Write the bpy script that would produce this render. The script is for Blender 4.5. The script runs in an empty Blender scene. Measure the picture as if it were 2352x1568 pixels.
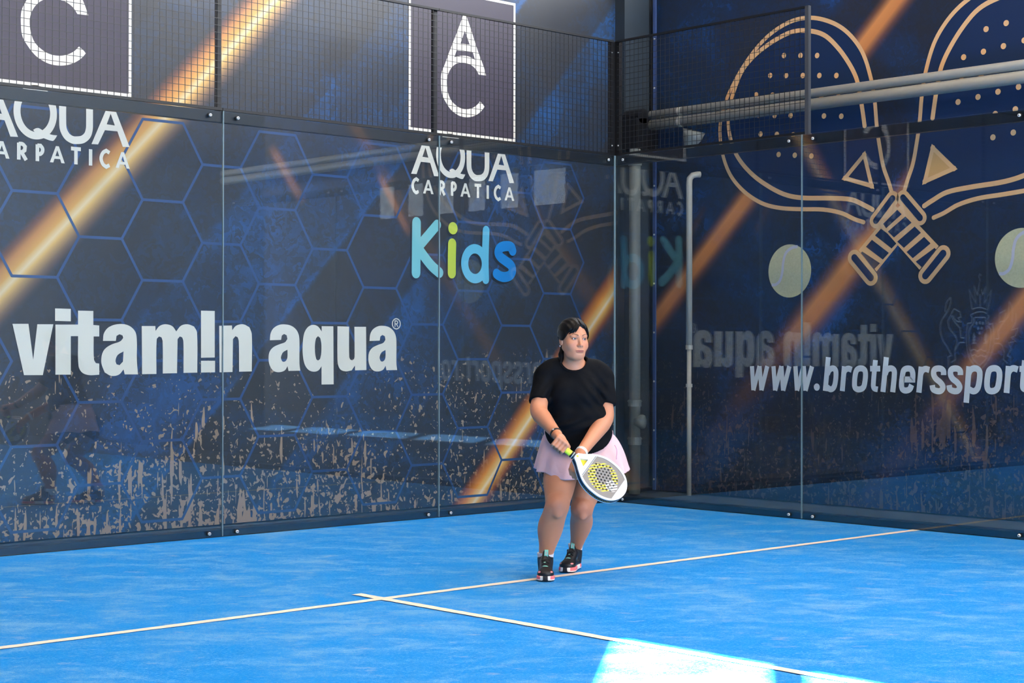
import bpy, bmesh, math, random
import numpy as np
from mathutils import Vector, Matrix
from mathutils.geometry import tessellate_polygon

scene = bpy.context.scene
COL = scene.collection
random.seed(7); np.random.seed(7)
PI = math.pi

# ------------------------------------------------------------------ camera
FPX, YAW, PITCH, ROLL = 3839.9, 0.75003, 0.00416, 0.00134
CAM = np.array([-10.53456, -9.99822, 1.32756])
def cam_axes():
    f = np.array([math.sin(YAW)*math.cos(PITCH), math.cos(YAW)*math.cos(PITCH), math.sin(PITCH)])
    r = np.array([math.cos(YAW), -math.sin(YAW), 0.0]); u = np.cross(r, f)
    c, s = math.cos(ROLL), math.sin(ROLL)
    return np.array([c*r+s*u, -s*r+c*u, f])
AX = cam_axes()
cd = bpy.data.cameras.new('camera'); cam = bpy.data.objects.new('camera', cd); COL.objects.link(cam)
cd.sensor_fit = 'HORIZONTAL'; cd.sensor_width = 36.0; cd.lens = FPX/2352*36.0; cd.clip_end = 300
cam.matrix_world = Matrix(((AX[0][0], AX[1][0], -AX[2][0], CAM[0]), (AX[0][1], AX[1][1], -AX[2][1], CAM[1]),
                           (AX[0][2], AX[1][2], -AX[2][2], CAM[2]), (0, 0, 0, 1)))
scene.camera = cam
def ray(u, v): return np.array([(u-1176)/FPX, -(v-784)/FPX, 1.0]) @ AX
def hit(u, v, ax, val):
    d = ray(u, v); return CAM + d*((val-CAM[ax])/d[ax])
def at_depth(u, v, D): return CAM + ray(u, v)*D

# ------------------------------------------------------------------ world, sun, exposure
vs = scene.view_settings
vs.view_transform = 'Standard'; vs.look = 'None'; vs.gamma = 1.0; vs.use_curve_mapping = False
vs.exposure = -0.08
scene.render.film_transparent = False
w = bpy.data.worlds.new('sky'); scene.world = w; w.use_nodes = True
bgn = w.node_tree.nodes['Background']; bgn.inputs[0].default_value = (0.95, 0.965, 1.0, 1); bgn.inputs[1].default_value = 8.5
SUN_AZ = np.array([0.775, 0.632]); SUN_EL = math.radians(37.3)
sd = bpy.data.lights.new('sun', 'SUN'); sd.energy = 260; sd.angle = math.radians(0.6); sd.color = (1.0, 0.95, 0.86)
so = bpy.data.objects.new('sun', sd); COL.objects.link(so)
sdir = Vector((SUN_AZ[0]*math.cos(SUN_EL), SUN_AZ[1]*math.cos(SUN_EL), -math.sin(SUN_EL)))
so.rotation_euler = sdir.to_track_quat('-Z', 'Y').to_euler(); so.location = (-30, -26, 25)

# ------------------------------------------------------------------ helpers
def srgb(r, g, b):
    f = lambda c: (c/255/12.92) if c/255 <= 0.04045 else ((c/255+0.055)/1.055)**2.4
    return (f(r), f(g), f(b), 1.0)
MATS = {}
class NT:
    def __init__(s, name):
        s.m = bpy.data.materials.new(name); s.m.use_nodes = True; s.t = s.m.node_tree; s.t.nodes.clear()
        s.out = s.t.nodes.new('ShaderNodeOutputMaterial')
    def n(s, typ, **kw):
        nd = s.t.nodes.new(typ)
        for k, v in kw.items():
            if k.startswith('i_'):
                key = k[2:]; key = int(key) if key.isdigit() else key.replace('_', ' ')
                s.put(nd.inputs[key], v)
            else: setattr(nd, k, v)
        return nd
    def put(s, inp, v):
        if isinstance(v, bpy.types.NodeSocket): s.t.links.new(v, inp)
        else: inp.default_value = v
    def math(s, op, a, b=0.0, c=None, clamp=False):
        nd = s.t.nodes.new('ShaderNodeMath'); nd.operation = op; nd.use_clamp = clamp
        s.put(nd.inputs[0], a); s.put(nd.inputs[1], b)
        if c is not None: s.put(nd.inputs[2], c)
        return nd.outputs[0]
    def mix(s, fac, a, b, mode='MIX'):
        nd = s.t.nodes.new('ShaderNodeMix'); nd.data_type = 'RGBA'; nd.blend_type = mode
        s.put(nd.inputs[0], fac); s.put(nd.inputs[6], a); s.put(nd.inputs[7], b); return nd.outputs[2]
    def ramp(s, fac, stops, interp='LINEAR'):
        nd = s.t.nodes.new('ShaderNodeValToRGB'); cr = nd.color_ramp; cr.interpolation = interp
        while len(cr.elements) < len(stops): cr.elements.new(0.5)
        for e, (p, c) in zip(cr.elements, stops):
            e.position = p; e.color = c if len(c) == 4 else (*c, 1)
        s.put(nd.inputs[0], fac); return nd
    def noise(s, vec, scale, detail=2, rough=0.5, dist=0.0):
        nd = s.n('ShaderNodeTexNoise', i_Scale=scale, i_Detail=detail, i_Roughness=rough, i_Distortion=dist)
        if vec is not None: s.put(nd.inputs['Vector'], vec)
        return nd.outputs[0]
    def mapping(s, vec, scale=(1, 1, 1), loc=(0, 0, 0), rot=(0, 0, 0)):
        nd = s.n('ShaderNodeMapping', i_Scale=scale, i_Location=loc, i_Rotation=rot); s.put(nd.inputs['Vector'], vec); return nd.outputs[0]
    def coord(s, k='Object'): return s.n('ShaderNodeTexCoord').outputs[k]
    def principled(s, **kw):
        p = s.n('ShaderNodeBsdfPrincipled', **kw); s.t.links.new(p.outputs[0], s.out.inputs[0]); return p
    def bump(s, h, strength, dist=0.01):
        b = s.n('ShaderNodeBump', i_Strength=strength, i_Distance=dist, i_Height=h); return b.outputs[0]
def mat(name, col, rough=0.5, metal=0.0, noise_amt=0.0, nscale=30, bump=0.0, spec=0.5, sheen=0.0, coat=0.0):
    if name in MATS: return MATS[name]
    t = NT(name)
    c = col if len(col) == 4 else (*col, 1)
    kw = dict(i_Roughness=rough, i_Metallic=metal)
    p = t.principled(**kw); p.inputs['Specular IOR Level'].default_value = spec
    p.inputs['Sheen Weight'].default_value = sheen; p.inputs['Coat Weight'].default_value = coat
    o = t.coord()
    nz = t.noise(o, nscale, 3, 0.6)
    d = tuple(x*(1-noise_amt) for x in c[:3])+(1,); l = tuple(min(1, x*(1+noise_amt)) for x in c[:3])+(1,)
    t.put(p.inputs['Base Color'], t.mix(nz, d, l))
    if bump: t.put(p.inputs['Normal'], t.bump(nz, bump))
    MATS[name] = t.m; return t.m

class MB:
    def __init__(s): s.v = []; s.f = []
    def add(s, vs_, fs):
        o = len(s.v); s.v += [tuple(map(float, p)) for p in vs_]; s.f += [tuple(i+o for i in f) for f in fs]; return s
    def box(s, a, b):
        (x0, y0, z0), (x1, y1, z1) = a, b
        return s.add([(x0,y0,z0),(x1,y0,z0),(x1,y1,z0),(x0,y1,z0),(x0,y0,z1),(x1,y0,z1),(x1,y1,z1),(x0,y1,z1)],
                     [(0,3,2,1),(4,5,6,7),(0,1,5,4),(1,2,6,5),(2,3,7,6),(3,0,4,7)])
    def tube(s, pts, rad, n=12, cap=True):
        pts = [Vector(p) for p in pts]; m = len(pts)
        rads = rad if isinstance(rad, (list, tuple)) else [rad]*m
        rings = []; up = None
        for i, p in enumerate(pts):
            d = (pts[min(i+1, m-1)]-pts[max(i-1, 0)]).normalized()
            if up is None: up = d.orthogonal().normalized()
            up = (up-d*up.dot(d)); up = up.normalized() if up.length > 1e-6 else d.orthogonal().normalized()
            sd_ = d.cross(up)
            rings.append([p+(up*math.cos(2*PI*k/n)+sd_*math.sin(2*PI*k/n))*rads[i] for k in range(n)])
        vs_ = [q for r in rings for q in r]
        fs = [(i*n+k, i*n+(k+1) % n, (i+1)*n+(k+1) % n, (i+1)*n+k) for i in range(m-1) for k in range(n)]
        if cap: fs += [tuple(range(n))[::-1], tuple((m-1)*n+k for k in range(n))]
        return s.add(vs_, fs)
    def build(s, name, m=None, parent=None, smooth=False, loc=None):
        me = bpy.data.meshes.new(name); me.from_pydata(s.v, [], s.f); me.update()
        if smooth: me.polygons.foreach_set('use_smooth', [True]*len(me.polygons))
        return link(name, me, m, parent, loc)
def link(name, me, m=None, parent=None, loc=None):
    o = bpy.data.objects.new(name, me); COL.objects.link(o)
    if m is not None and me is not None and len(me.materials) == 0: me.materials.append(m)
    if parent is not None: o.parent = parent
    if loc is not None: o.location = loc
    return o
def tag(o, label=None, cat=None, group=None, kind=None):
    if label: o['label'] = label
    if cat: o['category'] = cat
    if group: o['group'] = group
    if kind: o['kind'] = kind
    return o
def thing(name, label, cat, loc=(0, 0, 0), group=None):
    o = bpy.data.objects.new(name, None); COL.objects.link(o); o.location = loc; o.empty_display_size = 0.1
    return tag(o, label, cat, group)
def keep_world(o, parent):
    # child built in world coordinates under an Empty that stands elsewhere
    o.parent = parent; o.matrix_parent_inverse = Matrix.Translation(-Vector(parent.location)); return o

# outlines and strokes for flat shapes
def smooth(pts, closed, corner=50, n=5):
    P = [Vector((p[0], p[1])) for p in pts]; m = len(P); out = []
    def is_corner(i):
        if not closed and i in (0, m-1): return True
        a = P[i]-P[i-1]; b = P[(i+1) % m]-P[i]
        if a.length < 1e-9 or b.length < 1e-9: return True
        return a.angle(b) > math.radians(corner)
    cor = [is_corner(i) for i in range(m)]
    tan = [Vector((0, 0)) if cor[i] else (P[(i+1) % m]-P[i-1])*0.5 for i in range(m)]
    for i in range(m if closed else m-1):
        j = (i+1) % m; a, b = P[i], P[j]
        if cor[i] and cor[j]: out.append(a); continue
        L = (b-a).length
        ta = (b-a) if cor[i] else tan[i].normalized()*L
        tb = (b-a) if cor[j] else tan[j].normalized()*L
        for k in range(n):
            s = k/n; h = 2*s**3-3*s**2+1
            out.append(a*h+ta*(s**3-2*s**2+s)+b*(3*s**2-2*s**3)+tb*(s**3-s**2))
    if not closed: out.append(P[-1])
    return [(p.x, p.y) for p in out]
def ribbon(pts, w, closed=False, rnd=False, n=5, corner=50):
    P = [Vector(p) for p in smooth(pts, closed, corner, n)]; m = len(P); vs_, fs = [], []
    for i in range(m):
        a = P[i]-P[i-1] if (i or closed) else P[1]-P[0]
        b = P[(i+1) % m]-P[i] if (i < m-1 or closed) else a
        a = a.normalized() if a.length > 1e-9 else b.normalized(); b = b.normalized() if b.length > 1e-9 else a
        na, nb = Vector((-a.y, a.x)), Vector((-b.y, b.x)); nn = (na+nb)
        nn = nn.normalized() if nn.length > 1e-6 else na
        k = min(2.2, 1/max(0.3, nn.dot(na)))
        vs_ += [P[i]+nn*(w/2*k), P[i]-nn*(w/2*k)]
    for i in range(m if closed else m-1):
        j = (i+1) % m; fs.append((2*i, 2*i+1, 2*j+1, 2*j))
    if rnd and not closed:
        for e, c in ((1, P[0]), (-1, P[-1])):
            d_ = (P[0]-P[1]) if e == 1 else (P[-1]-P[-2]); a0 = math.atan2(d_.y, d_.x)
            o = len(vs_); vs_.append(c); vs_ += [c+Vector((math.cos(a0-PI/2+PI*q/10), math.sin(a0-PI/2+PI*q/10)))*(w/2) for q in range(11)]
            fs += [(o, o+1+q, o+2+q) for q in range(10)]
    return vs_, fs
def polygon(outer, holes=(), corner=50, n=5):
    loops = [smooth(l, True, corner, n) for l in (outer, *holes)]
    tri = tessellate_polygon([[Vector((*p, 0)) for p in l] for l in loops])
    return [p for l in loops for p in l], [tuple(t_) for t_ in tri]

# ------------------------------------------------------------------ materials of the hall
def glass_material():
    t = NT('court_glass')
    lw = t.n('ShaderNodeLayerWeight', i_Blend=0.5)
    f5 = t.math('POWER', lw.outputs['Facing'], 5.0)
    fr = t.math('ADD', t.math('MULTIPLY', f5, 0.92), 0.060)
    tr = t.n('ShaderNodeBsdfTransparent', i_Color=(0.93, 0.955, 0.96, 1))
    gl = t.n('ShaderNodeBsdfGlossy', i_Roughness=0.0, i_Color=(0.95, 0.98, 1, 1))
    mx = t.n('ShaderNodeMixShader'); t.put(mx.inputs[0], fr)
    t.t.links.new(tr.outputs[0], mx.inputs[1]); t.t.links.new(gl.outputs[0], mx.inputs[2])
    t.t.links.new(mx.outputs[0], t.out.inputs[0]); return t.m
M_GLASS = glass_material()
M_STEEL = mat('dark_steel', srgb(7, 18, 30), 0.38, 0.0, 0.15, 20, spec=0.6)
M_BLACK = mat('black_steel', srgb(16, 18, 22), 0.4, 0.0, 0.1, 40)
M_WIRE = mat('mesh_wire', srgb(20, 23, 28), 0.35, 0.0, 0.05, 60, spec=0.7)
M_BOLT = mat('bolt_steel', srgb(225, 222, 218), 0.3, 0.3, 0.05, 80)
M_RUBBER = mat('black_rubber', srgb(12, 12, 14), 0.7)
M_SEAL = mat('seal', srgb(116, 138, 144), 0.35, 0, 0.15, 12)
M_PIPE = mat('grey_pipe', srgb(176, 174, 164), 0.45, 0, 0.08, 14, bump=0.05)
M_COLUMN = mat('column_paint', srgb(44, 54, 62), 0.5, 0, 0.1, 8)
M_WALL = mat('hall_wall', srgb(70, 76, 84), 0.8, 0, 0.1, 4)
M_ROOF = mat('roof_panel', srgb(120, 124, 128), 0.7, 0, 0.08, 3)
M_GROUND = mat('asphalt', srgb(74, 84, 92), 0.85, 0, 0.2, 12, bump=0.2)

def turf_material():
    t = NT('blue_turf'); o = t.coord()
    p = t.principled(i_Roughness=0.9); p.inputs['Specular IOR Level'].default_value = 0.15
    # sand lies in streaks across the pile
    rot = t.mapping(o, rot=(0, 0, math.radians(43)))
    st = t.noise(t.mapping(rot, scale=(2.6, 3.6, 1)), 1.0, 5, 0.62, 0.5)
    st2 = t.noise(t.mapping(rot, scale=(11, 14, 1), loc=(3, 1, 0)), 1.0, 3, 0.6)
    big = t.noise(o, 0.7, 3, 0.5)
    fine = t.noise(o, 230, 2, 0.7)
    m = t.math('ADD', t.math('MULTIPLY', st, 0.62), t.math('ADD', t.math('MULTIPLY', st2, 0.26), t.math('MULTIPLY', big, 0.22)))
    m = t.math('ADD', m, t.math('MULTIPLY', t.math('SUBTRACT', fine, 0.5), 0.60))
    f = t.ramp(m, [(0.50, (0, 0, 0)), (0.60, (0.30,)*3), (0.70, (0.85,)*3), (0.80, (1, 1, 1))])
    c = t.mix(f.outputs[0], srgb(10, 144, 230), srgb(112, 176, 226))
    sp = t.ramp(t.noise(t.mapping(rot, scale=(5, 8, 1), loc=(9, 4, 0)), 1.0, 4, 0.65), [(0.60, (0, 0, 0)), (0.76, (1, 1, 1))])
    gr = t.ramp(t.noise(o, 62, 2, 0.75), [(0.50, (0, 0, 0)), (0.70, (1, 1, 1))])
    c = t.mix(t.math('MULTIPLY', gr.outputs[0], t.math('ADD', 0.22, t.math('MULTIPLY', f.outputs[0], 0.40))), c, srgb(150, 190, 222))
    c = t.mix(t.math('MULTIPLY', sp.outputs[0], t.math('MULTIPLY', fine, 0.55)), c, srgb(215, 200, 175))
    t.put(p.inputs['Base Color'], c)
    t.put(p.inputs['Normal'], t.bump(t.noise(o, 320, 2, 0.6), 0.5, 0.01)); return t.m

# ------------------------------------------------------------------ large structure
M_TURF = turf_material()
g = tag(MB().box((-45, -60, -0.30), (30, 40, -0.012)).build('ground', M_GROUND), 'grey asphalt ground around the court', kind='structure')
fl = tag(MB().box((-10, -20, -0.30), (0.0, 0.0, 0.0)).build('floor', M_TURF), 'sand-dusted blue artificial turf court floor', kind='structure')
M_LINE = mat('line_white', srgb(240, 226, 206), 0.8, 0, 0.06, 40, bump=0.1)
def ragged(x0, y0, x1, y1, w, name, z=0.003):
    # painted strip with slightly ragged pile edges
    L = math.hypot(x1-x0, y1-y0); n = int(L/0.02); dx, dy = (x1-x0)/L, (y1-y0)/L; nx, ny = -dy, dx
    vs_, fs = [], []; a = b = 0.0
    for i in range(n+1):
        a = 0.6*a+random.uniform(-.0022, .0022); b = 0.6*b+random.uniform(-.0022, .0022)
        s = L*i/n
        for k in (w/2+a, -w/2+b): vs_.append((x0+dx*s+nx*k, y0+dy*s+ny*k, z))
        if i: fs.append((2*i-2, 2*i-1, 2*i+1, 2*i))
    return MB().add(vs_, fs).build(name, M_LINE, fl)
ragged(-10, -3.05, -0.005, -3.05, 0.062, 'service_line')
ragged(-5, -2.83, -5, -10, 0.062, 'centre_line', 0.0042)
tag(MB().box((-12, 0.95, -0.3), (1.75, 1.2, 8.2)).build('wall_back', M_WALL), kind='structure')
tag(MB().box((1.5, -4.0, -0.3), (1.75, 0.95, 5.05)).build('wall_right', M_WALL), kind='structure')
tag(MB().box((1.5, -8.5, -0.3), (1.75, -4.0, 5.1)).build('wall_right_low', M_WALL), kind='structure')
tag(MB().box((1.5, -24, -0.3), (1.75, -8.5, 5.7)).build('wall_right_far', M_WALL), kind='structure')
LW = -11.5
YE = -10.08                                  # end of the closed part of the street-side wall
ROOFZ = 7.6; EDGEZ = 6.53
def st(name, lo_, hi_, m=M_WALL): return tag(MB().box(lo_, hi_).build(name, m), kind='structure')
st('wall_left', (LW-0.2, YE, -0.3), (LW, 0.95, 8.2))
st('wall_left_parapet', (LW-0.2, -24, -0.3), (LW, YE, 4.05))
st('wall_left_panel', (LW-0.2, -12.2, 4.05), (LW, YE, 5.2))
st('wall_left_infill', (LW-0.2, -24, 4.05), (LW, -18.0, 4.9))
st('wall_left_lintel', (LW-0.2, -24, 4.9), (LW, -12.2, 5.2))
st('wall_left_far', (LW-0.2, -24, 5.2), (LW, -18.5, 8.0))
st('wall_left_fascia', (LW-0.12, -18.5, EDGEZ), (LW, YE, ROOFZ))  # unseen, added below the roof to keep the edge that bounds the sun patch
st('sun_blocker', (LW-1.6, -24, 4.96), (LW-0.2, -12.0, 5.06), M_ROOF)  # unseen slab, added to keep the sun out of the lower windows
st('ceiling', (LW, -24, ROOFZ), (1.75, 1.2, ROOFZ+0.25), M_ROOF)
for i, y in enumerate((-11.10, -12.7, -14.3, -15.9, -17.4)):
    st('trim_%d' % (i+1), (LW-0.15, y-0.08, 5.2), (LW-0.03, y+0.08, EDGEZ), M_BLACK)
for i in range(5):
    st('trim_%d' % (i+6), (LW-0.18, -13.55-i*0.95, 4.05), (LW-0.05, -13.22-i*0.95, 4.9), M_BLACK)

# ------------------------------------------------------------------ unseen ceiling lamps, added as fill light
M_LAMP = mat('fill_lamp_housing', srgb(200, 202, 205), 0.4)
def fill_lamp_diffuser():
    t = NT('fill_lamp_diffuser'); e = t.n('ShaderNodeEmission', i_Color=(1, 0.86, 0.68, 1), i_Strength=10)
    t.t.links.new(e.outputs[0], t.out.inputs[0]); return t.m
M_DIFF = fill_lamp_diffuser()
rows = [('nearest the side glass', -1.6), ('over the centre line', -5.0), ('nearest the street side', -8.4)]
for nm, x in rows:
    for j, y in enumerate((-2.2, -6.4, -10.6, -14.8)):
        t = thing('fill_lamp', 'added flat fill lamp under the roof %s, %s from the back wall' % (nm, ['first', 'second', 'third', 'fourth'][j]), 'lamp', (x, y, ROOFZ), 'added fill lamps under the roof')
        MB().box((-0.32, -0.72, -0.09), (0.32, 0.72, 0)).build('housing', M_LAMP, t)
        MB().box((-0.29, -0.69, -0.10), (0.29, 0.69, -0.091)).build('diffuser', M_DIFF, t)
        ld = bpy.data.lights.new('fill_light', 'AREA'); ld.shape = 'RECTANGLE'; ld.size = 0.58; ld.size_y = 1.38
        ld.energy = 76; ld.color = (1.0, 0.80, 0.58)
        lo = bpy.data.objects.new('fill_light', ld); COL.objects.link(lo); lo.parent = t; lo.location = (0, 0, -0.11)

# ------------------------------------------------------------------ glass enclosure
def bolt(parent, pos, ax):
    # ax 0: wall facing -x, 1: wall facing -y ; head sticks out to the court side
    d = Vector((-1, 0, 0)) if ax == 0 else Vector((0, -1, 0)); p = Vector(pos)
    w_ = MB().tube([p, p+d*0.007], 0.017, 16).build('washer', M_RUBBER)
    b = MB().tube([p+d*0.007, p+d*0.014, p+d*0.017], [0.0115, 0.0115, 0.0085], 16).build('bolt', M_BOLT)
    s = MB().tube([p+d*0.0165, p+d*0.0176], 0.0042, 6).build('hex_socket', M_RUBBER)
    keep_world(b, parent)
    for k in (w_, s): k.parent = b
    return b
GT = 0.012
order = ['nearest the corner', 'second from the corner', 'third from the corner', 'fourth from the corner', 'fifth from the corner']
for i in range(5):
    x1, x0 = -2.0*i, -2.0*i-2.0
    t = thing('glass_panel', 'clear back wall glass panel, %s' % order[i], 'glass panel', ((x0+x1)/2, 0, 0), 'back wall glass panels')
    keep_world(MB().box((x0+0.0036, 0, 0.004), (x1-0.0036, GT, 3.0)).build('pane', M_GLASS), t)
    if i < 4: keep_world(MB().box((x0-0.0034, -0.001, 0.006), (x0+0.0034, GT, 2.998)).build('sealing_strip', M_SEAL), t)
    for zz in (0.030, 2.957):
        for xx in ((x0+0.115) if i < 4 else None, (x1-0.115) if i else -0.09):
            if xx is not None: bolt(t, (xx, 0, zz), 1)
for i in range(3):
    y1, y0 = -2.0*i, -2.0*i-2.0
    t = thing('glass_panel', 'clear side wall glass panel, %s' % order[i], 'glass panel', (0, (y0+y1)/2, 0), 'side wall glass panels')
    keep_world(MB().box((0, y0+0.0036, 0.004), (GT, y1-0.0036 if i else -0.016, 3.0)).build('pane', M_GLASS), t)
    if i < 2: keep_world(MB().box((-0.001, y0-0.0034, 0.006), (GT, y0+0.0034, 2.998)).build('sealing_strip', M_SEAL), t)
    for zz in (0.030, 2.957):
        for yy in (y0+0.115, (y1-0.115) if i else -0.10): bolt(t, (0, yy, zz), 0)
keep = MB().box((-0.016, -0.014, 0.006), (-0.006, -0.001, 2.998)).build('sealing_strip', M_SEAL)
tag(keep, 'pale sealing strip in the glass corner', 'sealing strip')
tag(MB().box((-10, 0.014, 0.0), (0.15, 0.15, 0.048)).build('trim_20', M_STEEL), kind='structure')
tag(MB().box((0.014, -6, 0.0), (0.15, 0.014, 0.048)).build('trim_21', M_STEEL), kind='structure')
tag(MB().box((-10, 0.014, 2.918), (0.07, 0.07, 2.994)).build('trim_22', M_STEEL), kind='structure')
tag(MB().box((0.014, -6, 2.918), (0.07, 0.014, 2.994)).build('trim_23', M_STEEL), kind='structure')

def mesh_panel(axis, a0, a1, label, posts):
    # 1 m high welded mesh above the glass; runs along x (axis 0, at y=0.02) or y (axis 1, at x=0.02)
    P = (lambda s, d, z: (s, d, z)) if axis == 0 else (lambda s, d, z: (d, s, z))
    base = P((a0+a1)/2, 0.02, 3.0)
    t = thing('mesh_fence', label, 'mesh fence', base, 'black mesh panels above the glass')
    g_ = MB()
    def bar(s0, s1, d, z0, z1, r):
        if axis == 0: g_.box((s0, d-r, z0), (s1, d+r, z1))
        else: g_.box((d-r, s0, z0), (d+r, s1, z1))
    n = int(round((a1-a0)/0.05)); r = 0.0017
    for k in range(1, n):
        s = a0+(a1-a0)*k/n; bar(s-r, s+r, 0.0225, 3.01, 3.99, r)
    for k in range(1, 20):
        z = 3.0+0.05*k; bar(a0+0.004, a1-0.004, 0.0187, z-r, z+r, r)
    o = keep_world(g_.build('wire_grid', M_WIRE), t); o['kind'] = 'stuff'
    def rail(z0, z1):
        m = MB()
        if axis == 0: m.box((a0+0.002, 0.008, z0), (a1-0.002, 0.034, z1))
        else: m.box((0.008, a0+0.002, z0), (0.034, a1-0.002, z1))
        return m
    keep_world(rail(3.001, 3.020).build('bottom_rail', M_BLACK), t)
    keep_world(rail(3.984, 4.000).build('top_rail', M_BLACK), t)
    for s in posts:
        m = MB()
        if axis == 0: m.box((s-0.017, 0.036, 3.0), (s+0.017, 0.07, 4.0))
        else: m.box((0.036, s-0.017, 3.0), (0.07, s+0.017, 4.0))
        keep_world(m.build('post', M_BLACK), t)
for i in range(5):
    mesh_panel(0, -2.0*i-2, -2.0*i, 'black welded mesh above the back glass, %s' % order[i], [-2.0*i-2-0.012])
mesh_panel(1, -2.02, 0.0, 'black welded mesh above the side glass with open end', [])
tag(MB().box((0.008, -2.06, 2.994), (0.040, -2.025, 4.0)).build('mesh_end_post', mat('post_grey', srgb(62, 64, 68), 0.5)), 'grey steel post ending the side mesh', 'post')
cp = thing('corner_post', 'black steel post in the court corner above the glass', 'post', (0.03, 0.03, 3))
keep_world(MB().box((-0.012, 0.036, 2.995), (0.045, 0.075, 4.0)).build('angle', M_BLACK), cp)
keep_world(MB().box((0.036, -0.012, 2.995), (0.075, 0.036, 4.0)).build('angle', M_BLACK), cp)
for z in (3.09, 3.9):
    keep_world(MB().tube([(-0.005, 0.036, z), (-0.005, 0.028, z)], 0.006, 8).build('rivet', M_BOLT), cp)
    keep_world(MB().tube([(0.036, -0.005, z), (0.028, -0.005, z)], 0.006, 8).build('rivet', M_BOLT), cp)
# ------------------------------------------------------------------ printed mural banners
BY, BX = 0.72, 1.18           # plane of the back banner (y) and of the side mural (x)
def PL(u, v): h = hit(u, v, 1, BY); return (h[0], h[2])          # pixel -> (x, z) on the back banner
def PR(u, v): h = hit(u, v, 0, BX); return (-h[1], h[2])         # pixel -> (-y, z) on the side mural
def PLR(u, v):                                                   # pixel seen mirrored in the side glass -> back banner
    d = ray(u, v)*np.array([-1, 1, 1]); c = CAM*np.array([-1, 1, 1]); h = c+d*((BY-c[1])/d[1]); return (h[0], h[2])
LAYER = {'L': lambda s, z, k: (s, BY-0.0015*k, z), 'R': lambda s, z, k: (BX-0.0015*k, -s, z)}

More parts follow.
